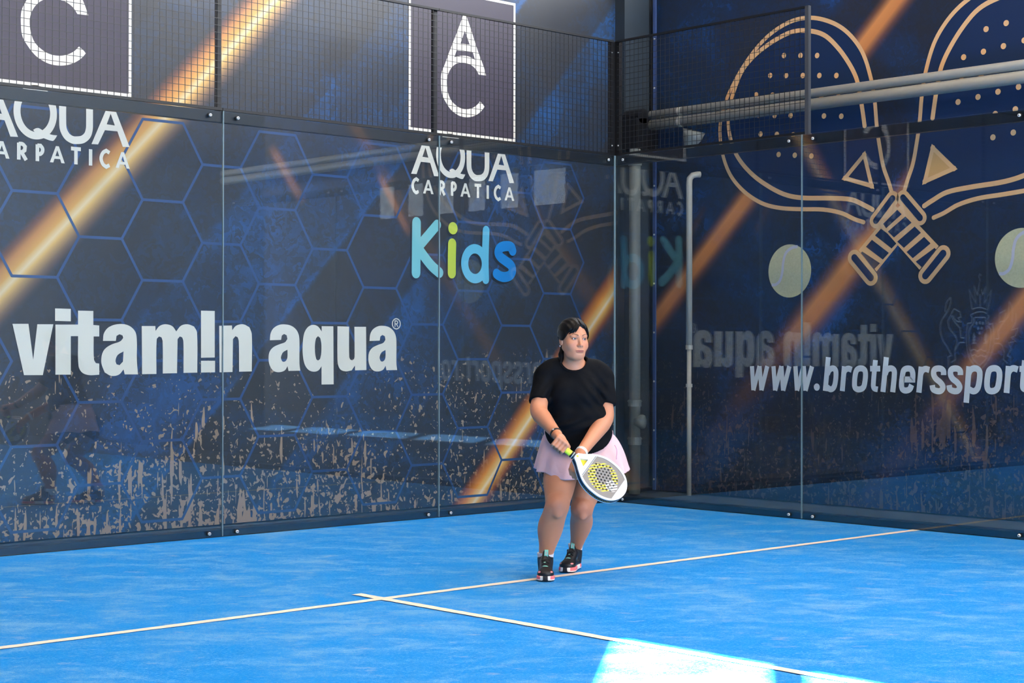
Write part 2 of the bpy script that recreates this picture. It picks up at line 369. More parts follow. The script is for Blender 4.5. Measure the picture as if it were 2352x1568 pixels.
def banner_mat(side):
    t = NT('banner_print_'+('back' if side == 'L' else 'side')); o = t.coord()
    p = t.principled(i_Roughness=0.30); p.inputs['Specular IOR Level'].default_value = 0.5
    ax = (lambda nx, nz: (nx, 0, nz)) if side == 'L' else (lambda nx, nz: (0, -nx, nz))
    def dotp(nx, nz, c): return t.math('SUBTRACT', t.n('ShaderNodeVectorMath', operation='DOT_PRODUCT', i_0=o, i_1=ax(nx, nz)).outputs['Value'], c)
    brush = t.noise(o, 1.1, 4, 0.6, 0.6)
    flake = t.n('ShaderNodeTexVoronoi', i_Scale=11.0); t.put(flake.inputs['Vector'], t.mapping(t.n('ShaderNodeVectorMath', operation='ADD', i_0=o, i_1=t.n('ShaderNodeTexNoise', i_Scale=5.0, i_Detail=4.0, i_Vector=o).outputs['Color']).outputs[0], scale=(1, 1, 1.6)))
    fl_ = t.math('SUBTRACT', flake.outputs['Color'], 0.5)
    bl = t.math('ADD', brush, t.math('MULTIPLY', fl_, 0.34 if side == 'L' else 0.24))
    q = dotp(0.74, -0.67, 0.0) if side == 'L' else dotp(0.72, -0.69, 0.0)
    qq = t.math('MULTIPLY_ADD', q, 0.1, 0.7 if side == 'L' else 0.35)
    if side == 'L':
        bands = t.ramp(qq, [(p_, (v_,)*3) for p_, v_ in ((0, .3), (.2, .15), (.27, .22), (.282, .25), (.284, .62), (.34, .8), (.371, .85), (.375, 1.15), (.377, 0), (.43, .05), (.4505, .08), (.4525, .8), (.50, .6), (.528, .5), (.531, .08), (.58, .2), (.65, .5), (1, .4))])
        c0, c1, c2 = srgb(52, 55, 61), srgb(48, 62, 82), srgb(42, 84, 134)
    else:
        bands = t.ramp(qq, [(0.0, (.3,)*3), (0.16, (.5,)*3), (0.17, (.1,)*3), (0.26, (.3,)*3), (0.34, (.85,)*3), (0.36, (.1,)*3), (0.43, (.2,)*3), (0.47, (.9,)*3), (0.575, (.6,)*3), (0.576, (.05,)*3), (0.63, (.1,)*3), (0.7, (.9,)*3), (0.8, (.5,)*3), (1, (.3,)*3)])
        c0, c1, c2 = srgb(36, 42, 54), srgb(28, 48, 78), srgb(24, 80, 142)
    k = t.math('ADD', t.math('MULTIPLY', bands.outputs[0], 0.52), t.math('MULTIPLY', t.math('SUBTRACT', bl, 0.38), 1.15))
    col = t.ramp(k, [(0.16, c0), (0.46, c1), (0.80, c2)] if side == 'L' else [(0.10, c0), (0.40, c1), (0.66, c2)]).outputs[0]
    sep = t.n('ShaderNodeSeparateXYZ', i_0=o)
    z = sep.outputs[2]
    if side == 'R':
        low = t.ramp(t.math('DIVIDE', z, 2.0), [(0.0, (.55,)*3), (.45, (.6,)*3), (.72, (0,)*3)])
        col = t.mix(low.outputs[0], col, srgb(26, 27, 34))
    # paint splatter that thickens towards the ground
    hs = (1, 1, 1)
    sp1 = t.noise(t.mapping(o, scale=(21, 21, 18)), 1.0, 1.0, 0.5, 0.5)
    sp2 = t.noise(t.mapping(o, scale=(30, 30, 3.0), loc=(4, 4, 1)), 1.0, 1.2, 0.5, 0.15)
    zone = t.noise(t.mapping(o, scale=(0.9, 0.9, 1.6), loc=(2.3, 6, 0.4)), 1.0, 2, 0.5)
    sp3 = t.noise(t.mapping(o, scale=(34, 34, 30), loc=(7, 1, 3)), 1.0, 1.0, 0.5, 0.6)
    top = 1.35 if side == 'L' else 1.25
    hgt = t.math('DIVIDE', t.math('SUBTRACT', top, z), top, clamp=True)
    th = t.math('SUBTRACT', 0.715, t.math('MULTIPLY', hgt, 0.105))
    th = t.math('SUBTRACT', th, t.math('MULTIPLY', t.math('SUBTRACT', zone, 0.5), 0.20))
    mk = lambda n_, th_: t.math('MULTIPLY', t.math('SUBTRACT', n_, th_), 90.0, clamp=True)
    s1 = mk(sp1, th); s3 = mk(sp3, t.math('ADD', th, 0.015))
    dz = t.math('ADD', th, t.math('MULTIPLY', t.math('SUBTRACT', 0.60, zone), 0.42))
    s2 = mk(sp2, dz)
    sp = t.math('MAXIMUM', s1, t.math('MAXIMUM', s2, s3))
    sp = t.math('MULTIPLY', sp, t.math('MULTIPLY', hgt, 9.0, clamp=True))
    col = t.mix(t.math('MULTIPLY', sp, 0.9 if side == 'L' else 0.55), col, srgb(174, 148, 124) if side == 'L' else srgb(112, 92, 82))
    # beams of light printed across
    def beam(p0, p1, prof, scale, fade=None):
        nonlocal col
        (a0, b0), (a1, b1) = p0, p1
        L = math.hypot(a1-a0, b1-b0); nx, nz = (b1-b0)/L, -(a1-a0)/L
        if nx < 0: nx, nz = -nx, -nz                      # positive towards the right
        d = dotp(nx, nz, a0*nx+b0*nz)
        f = t.math('MULTIPLY_ADD', d, 0.5/scale, 0.5, clamp=True)
        r = t.ramp(f, prof)
        al = r.outputs[1]
        if fade:
            dd = dotp((a1-a0)/L, (b1-b0)/L, a0*(a1-a0)/L+b0*(b1-b0)/L)
            m = t.ramp(t.math('DIVIDE', dd, L), fade); al = t.math('MULTIPLY', al, m.outputs[0])
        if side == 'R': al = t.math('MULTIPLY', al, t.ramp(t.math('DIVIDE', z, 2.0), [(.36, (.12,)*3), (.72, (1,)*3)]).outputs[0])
        col = t.mix(al, col, r.outputs[0])
    A = lambda c, a: (*srgb(*c)[:3], a)
    gold = [(0.0, A((120, 70, 50), 0)), (0.14, A((160, 100, 66), .55)), (0.26, A((205, 138, 78), .95)), (0.42, A((228, 168, 90), 1)), (0.54, A((240, 214, 166), 1)), (0.61, A((234, 186, 112), 1)), (0.78, A((160, 125, 92), .7)), (1.0, A((60, 60, 80), 0))]
    fire = [(0.0, A((150, 70, 30), 0)), (0.16, A((190, 105, 50), .7)), (0.34, A((238, 152, 66), 1)), (0.50, A((252, 206, 130), 1)), (0.56, A((255, 236, 205), 1)), (0.64, A((250, 190, 100), 1)), (0.82, A((180, 100, 50), .7)), (1.0, A((80, 50, 50), 0))]
    amber = [(0.0, A((90, 60, 60), 0)), (0.18, A((150, 96, 66), .5)), (0.36, A((214, 140, 82), 1)), (0.6, A((204, 130, 76), 1)), (0.8, A((130, 84, 66), .55)), (1.0, A((60, 50, 60), 0))]
    one = [(0, (1,)*3), (1, (1,)*3)]
    if side == 'L':
        beam(PL(34, 632), PL(609, 20), gold, 0.20)
        beam(PL(1079, 1160), PL(1418, 652), fire, 0.17)
        beam(PL(868, 395), PL(945, 545), amber, 0.07, [(0, (0,)*3), (.2, (.4,)*3), (.8, (.3,)*3), (1, (0,)*3)])
        beam(PL(620, 330), PL(700, 470), amber, 0.08, [(0, (0,)*3), (.2, (.35,)*3), (.8, (.25,)*3), (1, (0,)*3)])
    else:
        beam(PR(1589, 626), PR(2062, 0), amber, 0.16)
        beam(PR(1783, 827), PR(2160, 358), amber, 0.21, [(-.0, (.25,)*3), (.25, (1,)*3), (1, (1,)*3)])
        beam(PR(2110, 1000), PR(2348, 704), amber, 0.17, [(0, (.3,)*3), (.5, (.8,)*3), (1, (.9,)*3)])
    t.put(p.inputs['Base Color'], col)
    wr = t.noise(t.mapping(o, scale=(2.2, 2.2, 0.35)), 1.0, 3, 0.55)
    t.put(p.inputs['Normal'], t.bump(wr, 0.25, 0.03)); return t.m

def print_mat(name, c, rough=0.42):
    return mat('print_'+name, c, rough, 0, 0.03, 3)
W_ = print_mat('white', srgb(240, 234, 220)); W2 = print_mat('pale', srgb(225, 232, 238))
TAN = print_mat('tan', srgb(226, 178, 128)); NAVY = print_mat('navy', srgb(10, 40, 78)); SHADOW = print_mat('shadow', srgb(20, 34, 50))

lb = thing('mural_banner', 'wide printed banner behind the back glass with white drink logos', 'banner', (-4, BY, 0))
rb = thing('mural_banner', 'printed blue banner behind the side glass with crossed rackets', 'banner', (BX, -2, 0))
def sheet(a0, a1, z1, side, n=60):
    # hanging vinyl sheet, gently wavy near its free edge
    m = MB(); vs_, fs = [], []
    for i in range(n+1):
        s = a0+(a1-a0)*i/n
        for j, z in enumerate((0.0, z1)):
            x, y, zz = LAYER[side](s, z, 0); vs_.append((x, y, zz))
        if i: fs.append((2*i-2, 2*i, 2*i+1, 2*i-1))
    return m.add(vs_, fs)
keep_world(sheet(-10.4, 0.84, 6.0, 'L').build('banner_sheet', banner_mat('L')), lb)
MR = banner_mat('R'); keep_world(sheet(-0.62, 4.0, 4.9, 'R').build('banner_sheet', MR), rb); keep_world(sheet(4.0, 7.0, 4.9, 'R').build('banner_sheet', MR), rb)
# folded hems with eyelets along the free edges beside the corner
M_HEM = mat('banner_hem', srgb(120, 112, 130), 0.5, 0, 0.15, 6)
keep_world(MB().box((0.80, BY-0.012, 0), (0.84, BY+0.004, 6.0)).build('hem', M_HEM), lb)
keep_world(MB().box((BX-0.012, 0.585, 0), (BX+0.004, 0.62, 4.9)).build('hem', mat('banner_hem_side', srgb(70, 92, 140), 0.5, 0, 0.2, 6)), rb)
for k in range(13):
    keep_world(MB().tube([(0.815, BY-0.012, 0.2+k*0.46), (0.815, BY-0.018, 0.2+k*0.46)], 0.009, 10).build('eyelet', M_BOLT), lb)
    if k < 10: keep_world(MB().tube([(BX-0.012, 0.60, 0.1+k*0.46), (BX-0.018, 0.60, 0.1+k*0.46)], 0.009, 10).build('eyelet', M_BOLT), rb)

def disc(c, rx, rz=None, n=28): 
    rz = rz or rx
    return [(c[0]+rx*math.cos(2*PI*k/n), c[1]+rz*math.sin(2*PI*k/n)) for k in range(n)], [tuple(range(n))]
class Print:
    def __init__(s, side, layer=1, step=0.12): s.side, s.k, s.m, s.step = side, layer, MB(), step
    def add(s, vf):
        vs_, fs = vf; s.m.add([LAYER[s.side](p[0], p[1], s.k) for p in vs_], fs); s.k += s.step; return s
    def build(s, name, m, parent, label=None):
        o = keep_world(s.m.build(name, m), parent)
        if label: o['label'] = label
        return o
def tr(pts, f, sc, ox, oy): return [f(ox+x/sc, oy+y/sc) for x, y in pts]

# hexagon lattice on the back banner
hx = Print('L', 1, 0.0008); S = 0.338; H = S*math.sqrt(3); seen = set()
for i in range(-8, 12):
    for j in range(-4, 6):
        cx_, cz = -5.066+1.5*S*i, 1.82+H/2+H*j+(H/2 if i % 2 else 0)
        if not (-9 < cx_ < 0.35 and 0.35 < cz < 2.9) or random.random() < 0.10: continue
        pts = [(cx_+S*math.cos(PI/3*q), cz+S*math.sin(PI/3*q)) for q in range(6)]
        for q in range(6):
            a, b = pts[q], pts[(q+1) % 6]; key = tuple(sorted(((round(a[0], 1), round(a[1], 1)), (round(b[0], 1), round(b[1], 1)))))
            if key in seen: continue
            seen.add(key); hx.add(ribbon([a, b], 0.020, rnd=True))
hx.build('hexagon_lattice', print_mat('hex', srgb(46, 82, 130)), lb, 'thin blue hexagon lattice')

# white-framed logo squares, AQUA CARPATICA (the left set is the same print 3.80 m further along)
def logo_set(dx, labelled):
    def F(u, v): x, z = PL(u, v); return (x+dx, z)
    x0, z0 = F(940, 297); x1, z1 = F(1181, 12); z0 = 3.15; z1 = 4.345
    q = Print('L', 2); q.add(([(x0, z0), (x1, z0), (x1, z1), (x0, z1)], [(0, 1, 2, 3)])).build('logo_panel', print_mat('aubergine', srgb(66, 60, 74)), lb)
    q = Print('L', 3); w_ = 0.022
    for a, b in (((x0, z0), (x1, z0)), ((x1, z0), (x1, z1)), ((x1, z1), (x0, z1)), ((x0, z1), (x0, z0))):
        d = Vector(b)-Vector(a); d.normalize(); q.add(ribbon([Vector(a)-d*w_/2, Vector(b)+d*w_/2], w_))
    q.build('logo_frame', W_, lb)
    Z3 = lambda l: tr(l, F, 4.75, 1000, 0)
    outer = [(303,155),(330,160),(383,318),(428,460),(475,600),(520,720),(550,825),(470,815),(440,760),(400,720),(350,695),(300,685),(240,690),(190,720),(150,775),(125,850),(122,920),(132,1000),(160,1080),(210,1140),(270,1180),(340,1192),(400,1178),(450,1145),(482,1105),(512,1135),(532,1165),(500,1210),(450,1250),(400,1272),(340,1280),(270,1268),(210,1235),(160,1190),(110,1115),(70,1030),(58,930),(62,800),(100,700),(125,630),(170,510),(225,370),(275,235)]
    holes = [[(318,335),(372,490),(270,475)], [(228,550),(405,572),(430,655),(380,625),(330,610),(270,610),(202,625)]]
    Print('L', 3).add(polygon(Z3(outer), [Z3(h) for h in holes], 35)).build('monogram', W_, lb, 'white AC monogram')
    Z1 = lambda l: tr(l, F, 7.84, 920, 300)
    Print('L', 3).add(polygon(Z1([(415,150),(472,158),(690,822),(597,818),(527,580),(360,560),(282,782),(185,775)]), [Z1([(443,305),(495,487),(388,470)])], 20)).build('printed_letter', W_, lb)
    c = F(920+895/7.84, 300+552/7.84); xl = F(920+630/7.84, 360)[0]; xr = F(920+1160/7.84, 380)[0]; zb = F(920+900/7.84, 300+850/7.84)[1]
    cx_ = (xl+xr)/2; rx = (xr-xl)/2; rz = 0.186; cz = zb+rz
    ring = [(cx_+(rx-.028)*math.cos(2*PI*k/32), cz+(rz-.024)*math.sin(2*PI*k/32)) for k in range(32)]
    q = Print('L', 3).add(ribbon(ring, 0.052, closed=True, n=2)); q.add(polygon(Z1([(870,715),(905,690),(940,688),(1000,730),(1085,778),(1160,790),(1135,840),(1105,872),(1000,835),(930,800)]), (), 60)); q.build('printed_letter', W_, lb)
    Print('L', 3).add(ribbon(Z1([(1226,255),(1226,600),(1235,700),(1280,800),(1345,850),(1405,855),(1470,840),(1525,780),(1548,690),(1551,600),(1551,310)]), 0.054, corner=60)).build('printed_letter', W_, lb)
    Print('L', 3).add(polygon(Z1([(1782,310),(1838,315),(2040,945),(1955,942),(1890,715),(1738,700),(1655,912),(1575,908)]), [Z1([(1808,455),(1858,628),(1760,612)])], 20)).build('printed_letter', W_, lb)
    # CARPATICA
    G = {'C': [[(.95,.12),(.6,.0),(.25,.15),(.05,.5),(.25,.85),(.6,1),(.95,.88)]],
         'R': [[(.15,0),(.15,1)], [(.15,.06),(.55,.06),(.82,.2),(.78,.42),(.5,.53),(.2,.53)], [(.45,.55),(.95,1)]],
         'P': [[(.15,0),(.15,1)], [(.15,.06),(.6,.06),(.88,.22),(.85,.42),(.55,.56),(.15,.56)]],
         'T': [[(0,.06),(1,.06)], [(.5,.06),(.5,1)]], 'I': [[(.5,0),(.5,1)]]}
    zt, zb = F(1000, 300+900/7.84)[1], F(1000, 300+1148/7.84)[1]
    for ch, a, b in (('C',185,345),('A',400,588),('R',662,812),('P',890,1012),('A',1072,1252),('T',1308,1465),('I',1540,1588),('C',1668,1818),('A',1868,2042)):
        xa, xb = F(920+a/7.84, 430)[0], F(920+b/7.84, 430)[0]; q = Print('L', 3)
        if ch == 'A':
            m_ = lambda l: [(xa+(xb-xa)*x, zt+(zb-zt)*y) for x, y in l]
            q.add(polygon(m_([(0,1),(.40,0),(.60,0),(1,1),(.77,1),(.69,.77),(.31,.77),(.23,1)]), [m_([(.5,.25),(.63,.60),(.37,.60)])], 1))
        for st in G.get(ch, []): q.add(ribbon([(xa+0.012+(xb-xa-0.024)*x, zt+(zb-zt)*y) for x, y in st], 0.027))
        q.build('printed_letter', W_, lb)
logo_set(0.0, True); logo_set(-3.80, True)

# Kids
ZK = lambda l, dx=0, dy=0: tr([(x+dx, y+dy) for x, y in l], PL, 7.84, 920, 490)
kids = [('K', srgb(128, 205, 212), [([(282,165),(277,620),(273,1068)], .093), ([(652,205),(470,420),(300,620)], .086), ([(310,620),(430,790),(560,950),(690,1065)], .090)]),
        ('i', srgb(205, 220, 78), [([(924,545),(918,800),(917,1075)], .090)]),
        ('d', srgb(104, 196, 228), [([(1535,305),(1522,700),(1520,950),(1528,1190)], .078)]),
        ('s', srgb(0, 138, 216), [([(2012,672),(1985,605),(1890,588),(1790,620),(1752,700),(1790,780),(1890,860),(1985,940),(2008,1030),(1970,1110),(1870,1145),(1780,1125),(1722,1085)], .088)])]
for ch, c, strokes in kids:
    for lay, mm, dx, dy in ((2, SHADOW, -32, 38), (3, print_mat('kids_'+ch, c), 0, 0)):
        q = Print('L', lay)
        for st, wd in strokes: q.add(ribbon(ZK(st, dx, dy), wd, rnd=True, corner=75))
        if ch == 'i': q.add(disc(ZK([(938, 267)], dx, dy)[0], 0.052))
        if ch == 'd':
            cc = ZK([(1335, 905)], dx, dy)[0]; q.add(ribbon([(cc[0]+.118*math.cos(2*PI*k/32), cc[1]+.128*math.sin(2*PI*k/32)) for k in range(32)], .080, closed=True, n=2))
        q.build('printed_letter' if lay == 3 else 'letter_drop_print', mm, lb)

# vitam!n aqua
ZV = lambda l: tr(l, PL, 2.94, 0, 520); ZA = lambda l: tr(l, PL, 6.72, 590, 700)
vit = [[[(82,657),(190,657),(222,900),(250,660),(358,660),(287,1003),(160,1003)]],
 [[(372,662),(476,662),(476,1000),(372,1000)]], [[(370,553),(476,556),(476,640),(370,637)]],
 [[(476,662),(525,662),(525,568),(628,570),(628,665),(668,668),(668,742),(630,742),(632,895),(645,922),(668,925),(668,1000),(600,1003),(552,985),(528,940),(525,740),(476,740)]],
 [[(693,772),(700,720),(735,678),(805,658),(870,670),(912,712),(922,775),(922,900),(930,998),(840,998),(832,965),(800,1000),(750,1008),(705,985),(683,925),(685,870),(705,828),(750,797),(810,775),(830,752),(825,735),(805,727),(785,738),(780,772)], [(832,843),(792,868),(778,905),(785,930),(805,936),(828,912)]],
 [[(955,672),(1047,672),(1048,705),(1075,672),(1115,660),(1160,672),(1188,708),(1220,670),(1265,660),(1308,675),(1328,715),(1330,986),(1237,988),(1236,775),(1228,748),(1212,742),(1197,760),(1193,990),(1097,992),(1096,775),(1088,748),(1072,742),(1056,762),(1054,995),(957,997)]],
 [[(1355,568),(1448,570),(1448,884),(1355,886)]], [[(1355,906),(1450,906),(1450,984),(1355,986)]],
 [[(1478,670),(1564,668),(1566,700),(1592,670),(1640,660),(1682,680),(1698,728),(1698,978),(1612,980),(1610,775),(1603,748),(1588,740),(1571,760),(1568,982),(1480,984)]]]
for ol in vit: Print('L', 3).add(polygon(ZV(ol[0]), [ZV(h) for h in ol[1:]], 42)).build('printed_letter', W_, lb)
a_o = [(195,545),(207,440),(250,362),(330,312),(410,300),(520,320),(600,380),(640,460),(652,560),(652,900),(665,1015),(483,1018),(468,945),(425,1010),(335,1038),(250,1015),(192,930),(175,820),(192,722),(250,652),(350,605),(430,575),(466,525),(455,468),(415,448),(380,472),(368,540)]
a_h = [(468,690),(400,730),(370,790),(368,830),(385,870),(412,880),(445,860),(466,810)]
f2 = lambda l: [(1715+(x-175)*445/490, 322+(y-300)*683/715) for x, y in l]
aq = [[a_o, a_h], [[(995,328),(1175,330),(1180,1225),(993,1228),(993,945),(945,1010),(870,1030),(790,1000),(730,910),(703,760),(703,600),(725,440),(780,345),(860,308),(940,335),(995,410)], [(938,482),(907,520),(890,640),(895,760),(912,840),(940,858),(970,835),(988,750),(990,600),(973,510)]],
 [[(1238,330),(1418,335),(1420,800),(1435,842),(1465,855),(1495,835),(1503,790),(1500,338),(1680,338),(1685,1005),(1510,1010),(1508,935),(1458,1010),(1370,1025),(1290,1000),(1250,930),(1238,830)]], [f2(a_o), f2(a_h)]]
for ol in aq: Print('L', 3).add(polygon(ZA(ol[0]), [ZA(h) for h in ol[1:]], 42)).build('printed_letter', W_, lb)
rc = ZA([(2147, 292)])[0]
q = Print('L', 3).add(ribbon([(rc[0]+.042*math.cos(2*PI*k/24), rc[1]+.042*math.sin(2*PI*k/24)) for k in range(24)], 0.009, closed=True, n=1))
q.add(ribbon([(rc[0]-.014, rc[1]-.024), (rc[0]-.014, rc[1]+.024), (rc[0]+.008, rc[1]+.022), (rc[0]+.014, rc[1]+.010), (rc[0]+.006, rc[1]), (rc[0]-.014, rc[1])], 0.008, corner=60)); q.add(ribbon([(rc[0], rc[1]), (rc[0]+.016, rc[1]-.024)], 0.008)).build('registered_mark', W_, lb)

# crest further along the back banner (seen mirrored in the side glass)
ZC = lambda l: tr(l, PLR, 6.53, 2130, 620)
cr = Print('L', 3, 0.02)
for st in [[(660,585),(615,300),(720,500),(690,240),(740,370),(780,140)], [(780,140),(760,90),(780,60),(795,90)], [(660,585),(780,560),(900,600),(950,300),(840,500),(865,250),(820,370),(800,290)], [(780,360),(780,560)],
           [(640,670),(720,635),(790,625),(860,640),(915,690)], [(640,670),(665,730),(650,790),(590,800),(575,1000),(590,1200),(640,1360),(770,1510),(900,1360),(965,1200),(985,1000),(970,800),(915,815),(890,760),(915,690)],
           [(690,710),(690,780),(625,880),(610,1000),(625,1180),(680,1340),(770,1430),(860,1340),(920,1180),(945,1000),(935,890),(870,800),(860,710),(690,710)],
           [(640,1210),(690,1190),(740,1215),(790,1190),(840,1215),(900,1195)], [(655,1290),(700,1270),(745,1300),(790,1275),(840,1300),(890,1275)],
           [(255,640),(270,500),(335,410),(340,480),(290,620),(200,760),(180,900),(220,1050),(290,1160),(350,1280),(300,1300),(300,1500)], [(345,670),(295,760),(320,880),(410,990),(430,1090),(400,1200),(410,1340),(340,1390)],
           [(345,660),(390,580),(480,630),(490,700),(450,720),(490,780),(420,760),(370,680)], [(345,680),(400,780),(480,870),(490,1010),(545,1020)], [(410,1200),(470,1090),(550,1090)],
           [(1205,700),(1215,470),(1265,590),(1260,780)], [(1160,600),(1070,650),(1070,780),(1140,760),(1170,640)], [(1200,700),(1100,830),(1050,920),(1060,1030),(1000,1030)], [(1320,640),(1310,780),(1250,900),(1350,870),(1310,980),(1240,1010),(1310,1070),(1210,1090),(1250,1180),(1190,1290),(1240,1310),(1235,1430)], [(1000,1100),(1090,1110),(1140,1230),(1130,1340),(1190,1400)]]:
    cr.add(ribbon(ZC(st), 0.016, n=3))
for cx_, cy_ in ((688, 1030), (862, 1030)):
    for a in range(3): cr.add(polygon(ZC([(cx_, cy_-100+a*55), (cx_+22+a*7, cy_-20+a*48), (cx_-22-a*7, cy_-20+a*48)]), (), 1))
for cx_, cy_ in ((728,795),(775,790),(820,795),(750,872),(800,872),(772,945)): cr.add(disc(ZC([(cx_, cy_)])[0], 0.02))
cr.build('crest_emblem', W2, lb, 'outlined heraldic crest with crown and shield')

# ---------------- side mural: crossed rackets, balls, web address
Z6 = lambda l: tr(l, PR, 2.94, 1552, 480); Z5 = lambda l: tr(l, PR, 2.94, 1552, 0)
axis = PR(2063, 430)[0]
mir = lambda l: [(2*axis-s, z) for s, z in l]
outer = Z5([(1458,1290),(1440,1230),(1405,1130),(1380,1000),(1360,860),(1345,680),(1322,540),(1270,370),(1200,260),(1110,180),(1000,133),(890,120),(780,145),(660,215),(560,310),(470,430),(400,550),(345,670),(308,800),(300,900),(318,1040),(370,1180),(460,1290),(580,1370),(700,1403),(850,1412),(1000,1415),(1120,1438),(1210,1480),(1270,1500)])
inner = Z5([(1330,1415),(1280,1388),(1190,1348),(1050,1338),(850,1335),(730,1310),(600,1240),(500,1160),(420,1060),(378,960),(358,850),(365,720),(400,600),(450,480),(520,390),(600,320),(700,255),(790,215),(890,207),(1000,235),(1090,315),(1170,425),(1220,525),(1242,620),(1262,740),(1277,850)])
dots = Z5([(733,375),(845,375),(957,375),(640,510),(748,510),(860,510),(972,510),(1087,510),(545,640),(655,642),(765,645),(875,648),(985,650),(1100,652),(560,778),(670,780),(778,780),(890,780),(1003,783),(1120,785),(575,905),(685,907),(795,910),(905,912),(1015,915),(697,1043),(806,1048),(918,1053)])
tri = Z5([(1275,1045),(1325,1255),(1145,1203)])
for fn, nm in ((lambda l: l, 'left'), (mir, 'right')):
    Print('R', 1).add(polygon(fn(outer), (), 60)).build('racket_print_fill', NAVY, rb)
    q = Print('R', 2).add(ribbon(fn(outer), 0.036, rnd=True)).add(ribbon(fn(inner), 0.040, rnd=True))
    q.build('racket_print_outline', TAN, rb)
    q = Print('R', 3).add(ribbon(fn(tri), 0.036, closed=True, corner=1)); [q.add(disc(p_, 0.0225, n=16)) for p_ in fn(tri)]; q.build('racket_print_triangle', TAN, rb)
    if nm == 'right': Print('R', 2.6).add(polygon(fn(tri), (), 1)).build('racket_print_glow', print_mat('gold', srgb(206, 160, 100)), rb)
    for d_ in fn(dots): Print('R', 3).add(disc(d_, 0.024, n=16)).build('racket_print_dot', TAN, rb)
    col_ = fn(Z5([(1467,1340),(1355,1490)])); q = Print('R', 4).add(ribbon(col_, 0.125, rnd=True)); q.build('racket_print_collar', TAN, rb)
    Print('R', 5).add(ribbon(col_, 0.055, rnd=True)).build('racket_print_collar_fill', NAVY, rb)
def grip(fn, lay):
    body = fn(Z6([(1385,110),(1520,-25),(1780,250),(1650,410)]))
    Print('R', lay).add(polygon(body, (), 1)).build('racket_print_grip', TAN, rb)
    for b in ([(1405,100),(1500,5),(1530,35),(1425,130)], [(1437,152),(1555,50),(1597,92),(1478,192)], [(1500,220),(1618,118),(1660,160),(1545,262)], [(1563,290),(1682,188),(1725,232),(1605,332)], [(1625,355),(1752,262),(1762,272),(1665,392)]):
        Print('R', lay+1).add(polygon(fn(Z6(b)), (), 1)).build('racket_print_grip_band', NAVY, rb)
    cap = fn(Z6([(1690,450),(1810,300)])); Print('R', lay).add(ribbon(cap, 0.135, rnd=True)).build('racket_print_grip_cap', TAN, rb)
    Print('R', lay+1).add(ribbon(cap, 0.060, rnd=True)).build('racket_print_cap_fill', NAVY, rb)
grip(mir, 2); grip(lambda l: l, 5)
# printed balls
def ball_print_mat():
    t = NT('print_ball'); o = t.coord(); p = t.principled(i_Roughness=0.45)
    nz = t.noise(o, 60, 3, 0.6); t.put(p.inputs['Base Color'], t.mix(nz, srgb(178, 176, 140), srgb(214, 210, 172))); return t.m
MBALL = ball_print_mat()
for u, v in ((1814, 622), (2347, 592)):
    c = PR(u, v); q = Print('R', 2).add(disc(c, 0.232, n=48)); q.build('ball_print', MBALL, rb)
    Print('R', 3).add(ribbon([(c[0]+x*.232, c[1]+z*.232) for x, z in ((.38,.90),(.1,.86),(-.18,.66),(-.3,.3),(-.33,0),(-.45,-.35),(-.66,-.5),(-.84,-.5))], 0.026)).build('ball_seam_print', print_mat('seam', srgb(196, 196, 214)), rb)
# web address
Z7 = lambda l: tr(l, PR, 7.127, 1700, 800); Z8 = lambda l: tr(l, PR, 7.127, 2020, 800)
def glyph(Z, strokes, wd=0.050, dots=()):
    q = Print('R', 3)
    for s in strokes: q.add(ribbon(Z(s), wd, corner=70, n=6))
    for c_, r in dots: q.add(disc(Z([c_])[0], r))
    q.build('printed_letter', W2, rb)
for base in ([(198,290),(222,683),(323,290),(355,683),(450,290)], [(550,290),(578,686),(680,290),(710,688),(812,290)], [(910,290),(937,688),(1045,290),(1075,690),(1182,293)]):
    glyph(Z7, [[base[i], base[i+1]] for i in range(4)], 0.046)
glyph(Z7, [], dots=[((1260, 632), 0.031)])
glyph(Z7, [[(1448,143),(1398,695)], [(1435,420),(1465,355),(1515,325),(1560,345),(1575,410),(1562,560),(1535,640),(1485,668),(1425,630)]])
R_ = [[(1712,293),(1677,697)], [(1695,420),(1725,355),(1775,330),(1832,350)]]
glyph(Z7, R_)
O_ = [(1975,326),(2035,345),(2057,405),(2045,560),(2018,640),(1952,670),(1892,648),(1877,590),(1890,430),(1918,350)]
q = Print('R', 3).add(ribbon(Z7(O_), .050, closed=True, corner=70, n=5)); q.build('printed_letter', W2, rb)
T_ = [[(2220,190),(2185,590),(2198,650),(2258,670)], [(2132,330),(2298,330)]]
glyph(Z7, T_, 0.047)
glyph(Z8, [[(118,143),(62,712)], [(100,420),(130,350),(190,325),(238,350),(250,410),(222,715)]])
glyph(Z8, [[(400,508),(548,508),(550,410),(525,345),(465,328),(405,355),(383,440),(366,600),(382,665),(432,688),(500,665),(532,595)]])
glyph(Z8, [[(690,298),(650,722)], [(678,420),(708,360),(760,335),(822,352)]])
S_ = [(1055,435),(1052,372),(1020,337),(960,328),(905,350),(893,420),(925,490),(1000,555),(1042,620),(1030,672),(990,698),(930,692),(882,662),(870,600)]
glyph(Z8, [S_]); glyph(Z8, [[(x+275, y) for x, y in S_]])
glyph(Z8, [[(1472,293),(1425,888)], [(1460,430),(1490,360),(1550,326),(1615,340),(1648,400),(1628,600),(1595,675),(1540,700),(1475,670)]])
q = Print('R', 3).add(ribbon(Z8([(1880,323),(1945,345),(1970,412),(1958,560),(1928,660),(1858,698),(1790,680),(1765,600),(1780,430),(1810,350)]), .050, closed=True, corner=70, n=5)); q.build('printed_letter', W2, rb)
glyph(Z8, [[(2120,288),(2085,728)], [(2110,410),(2145,350),(2200,325),(2270,345)]])
glyph(Z8, [[(x+165, y+5) for x, y in s] for s in T_], 0.047)
glyph(Z8, [], dots=[((2580, 690), 0.031)])
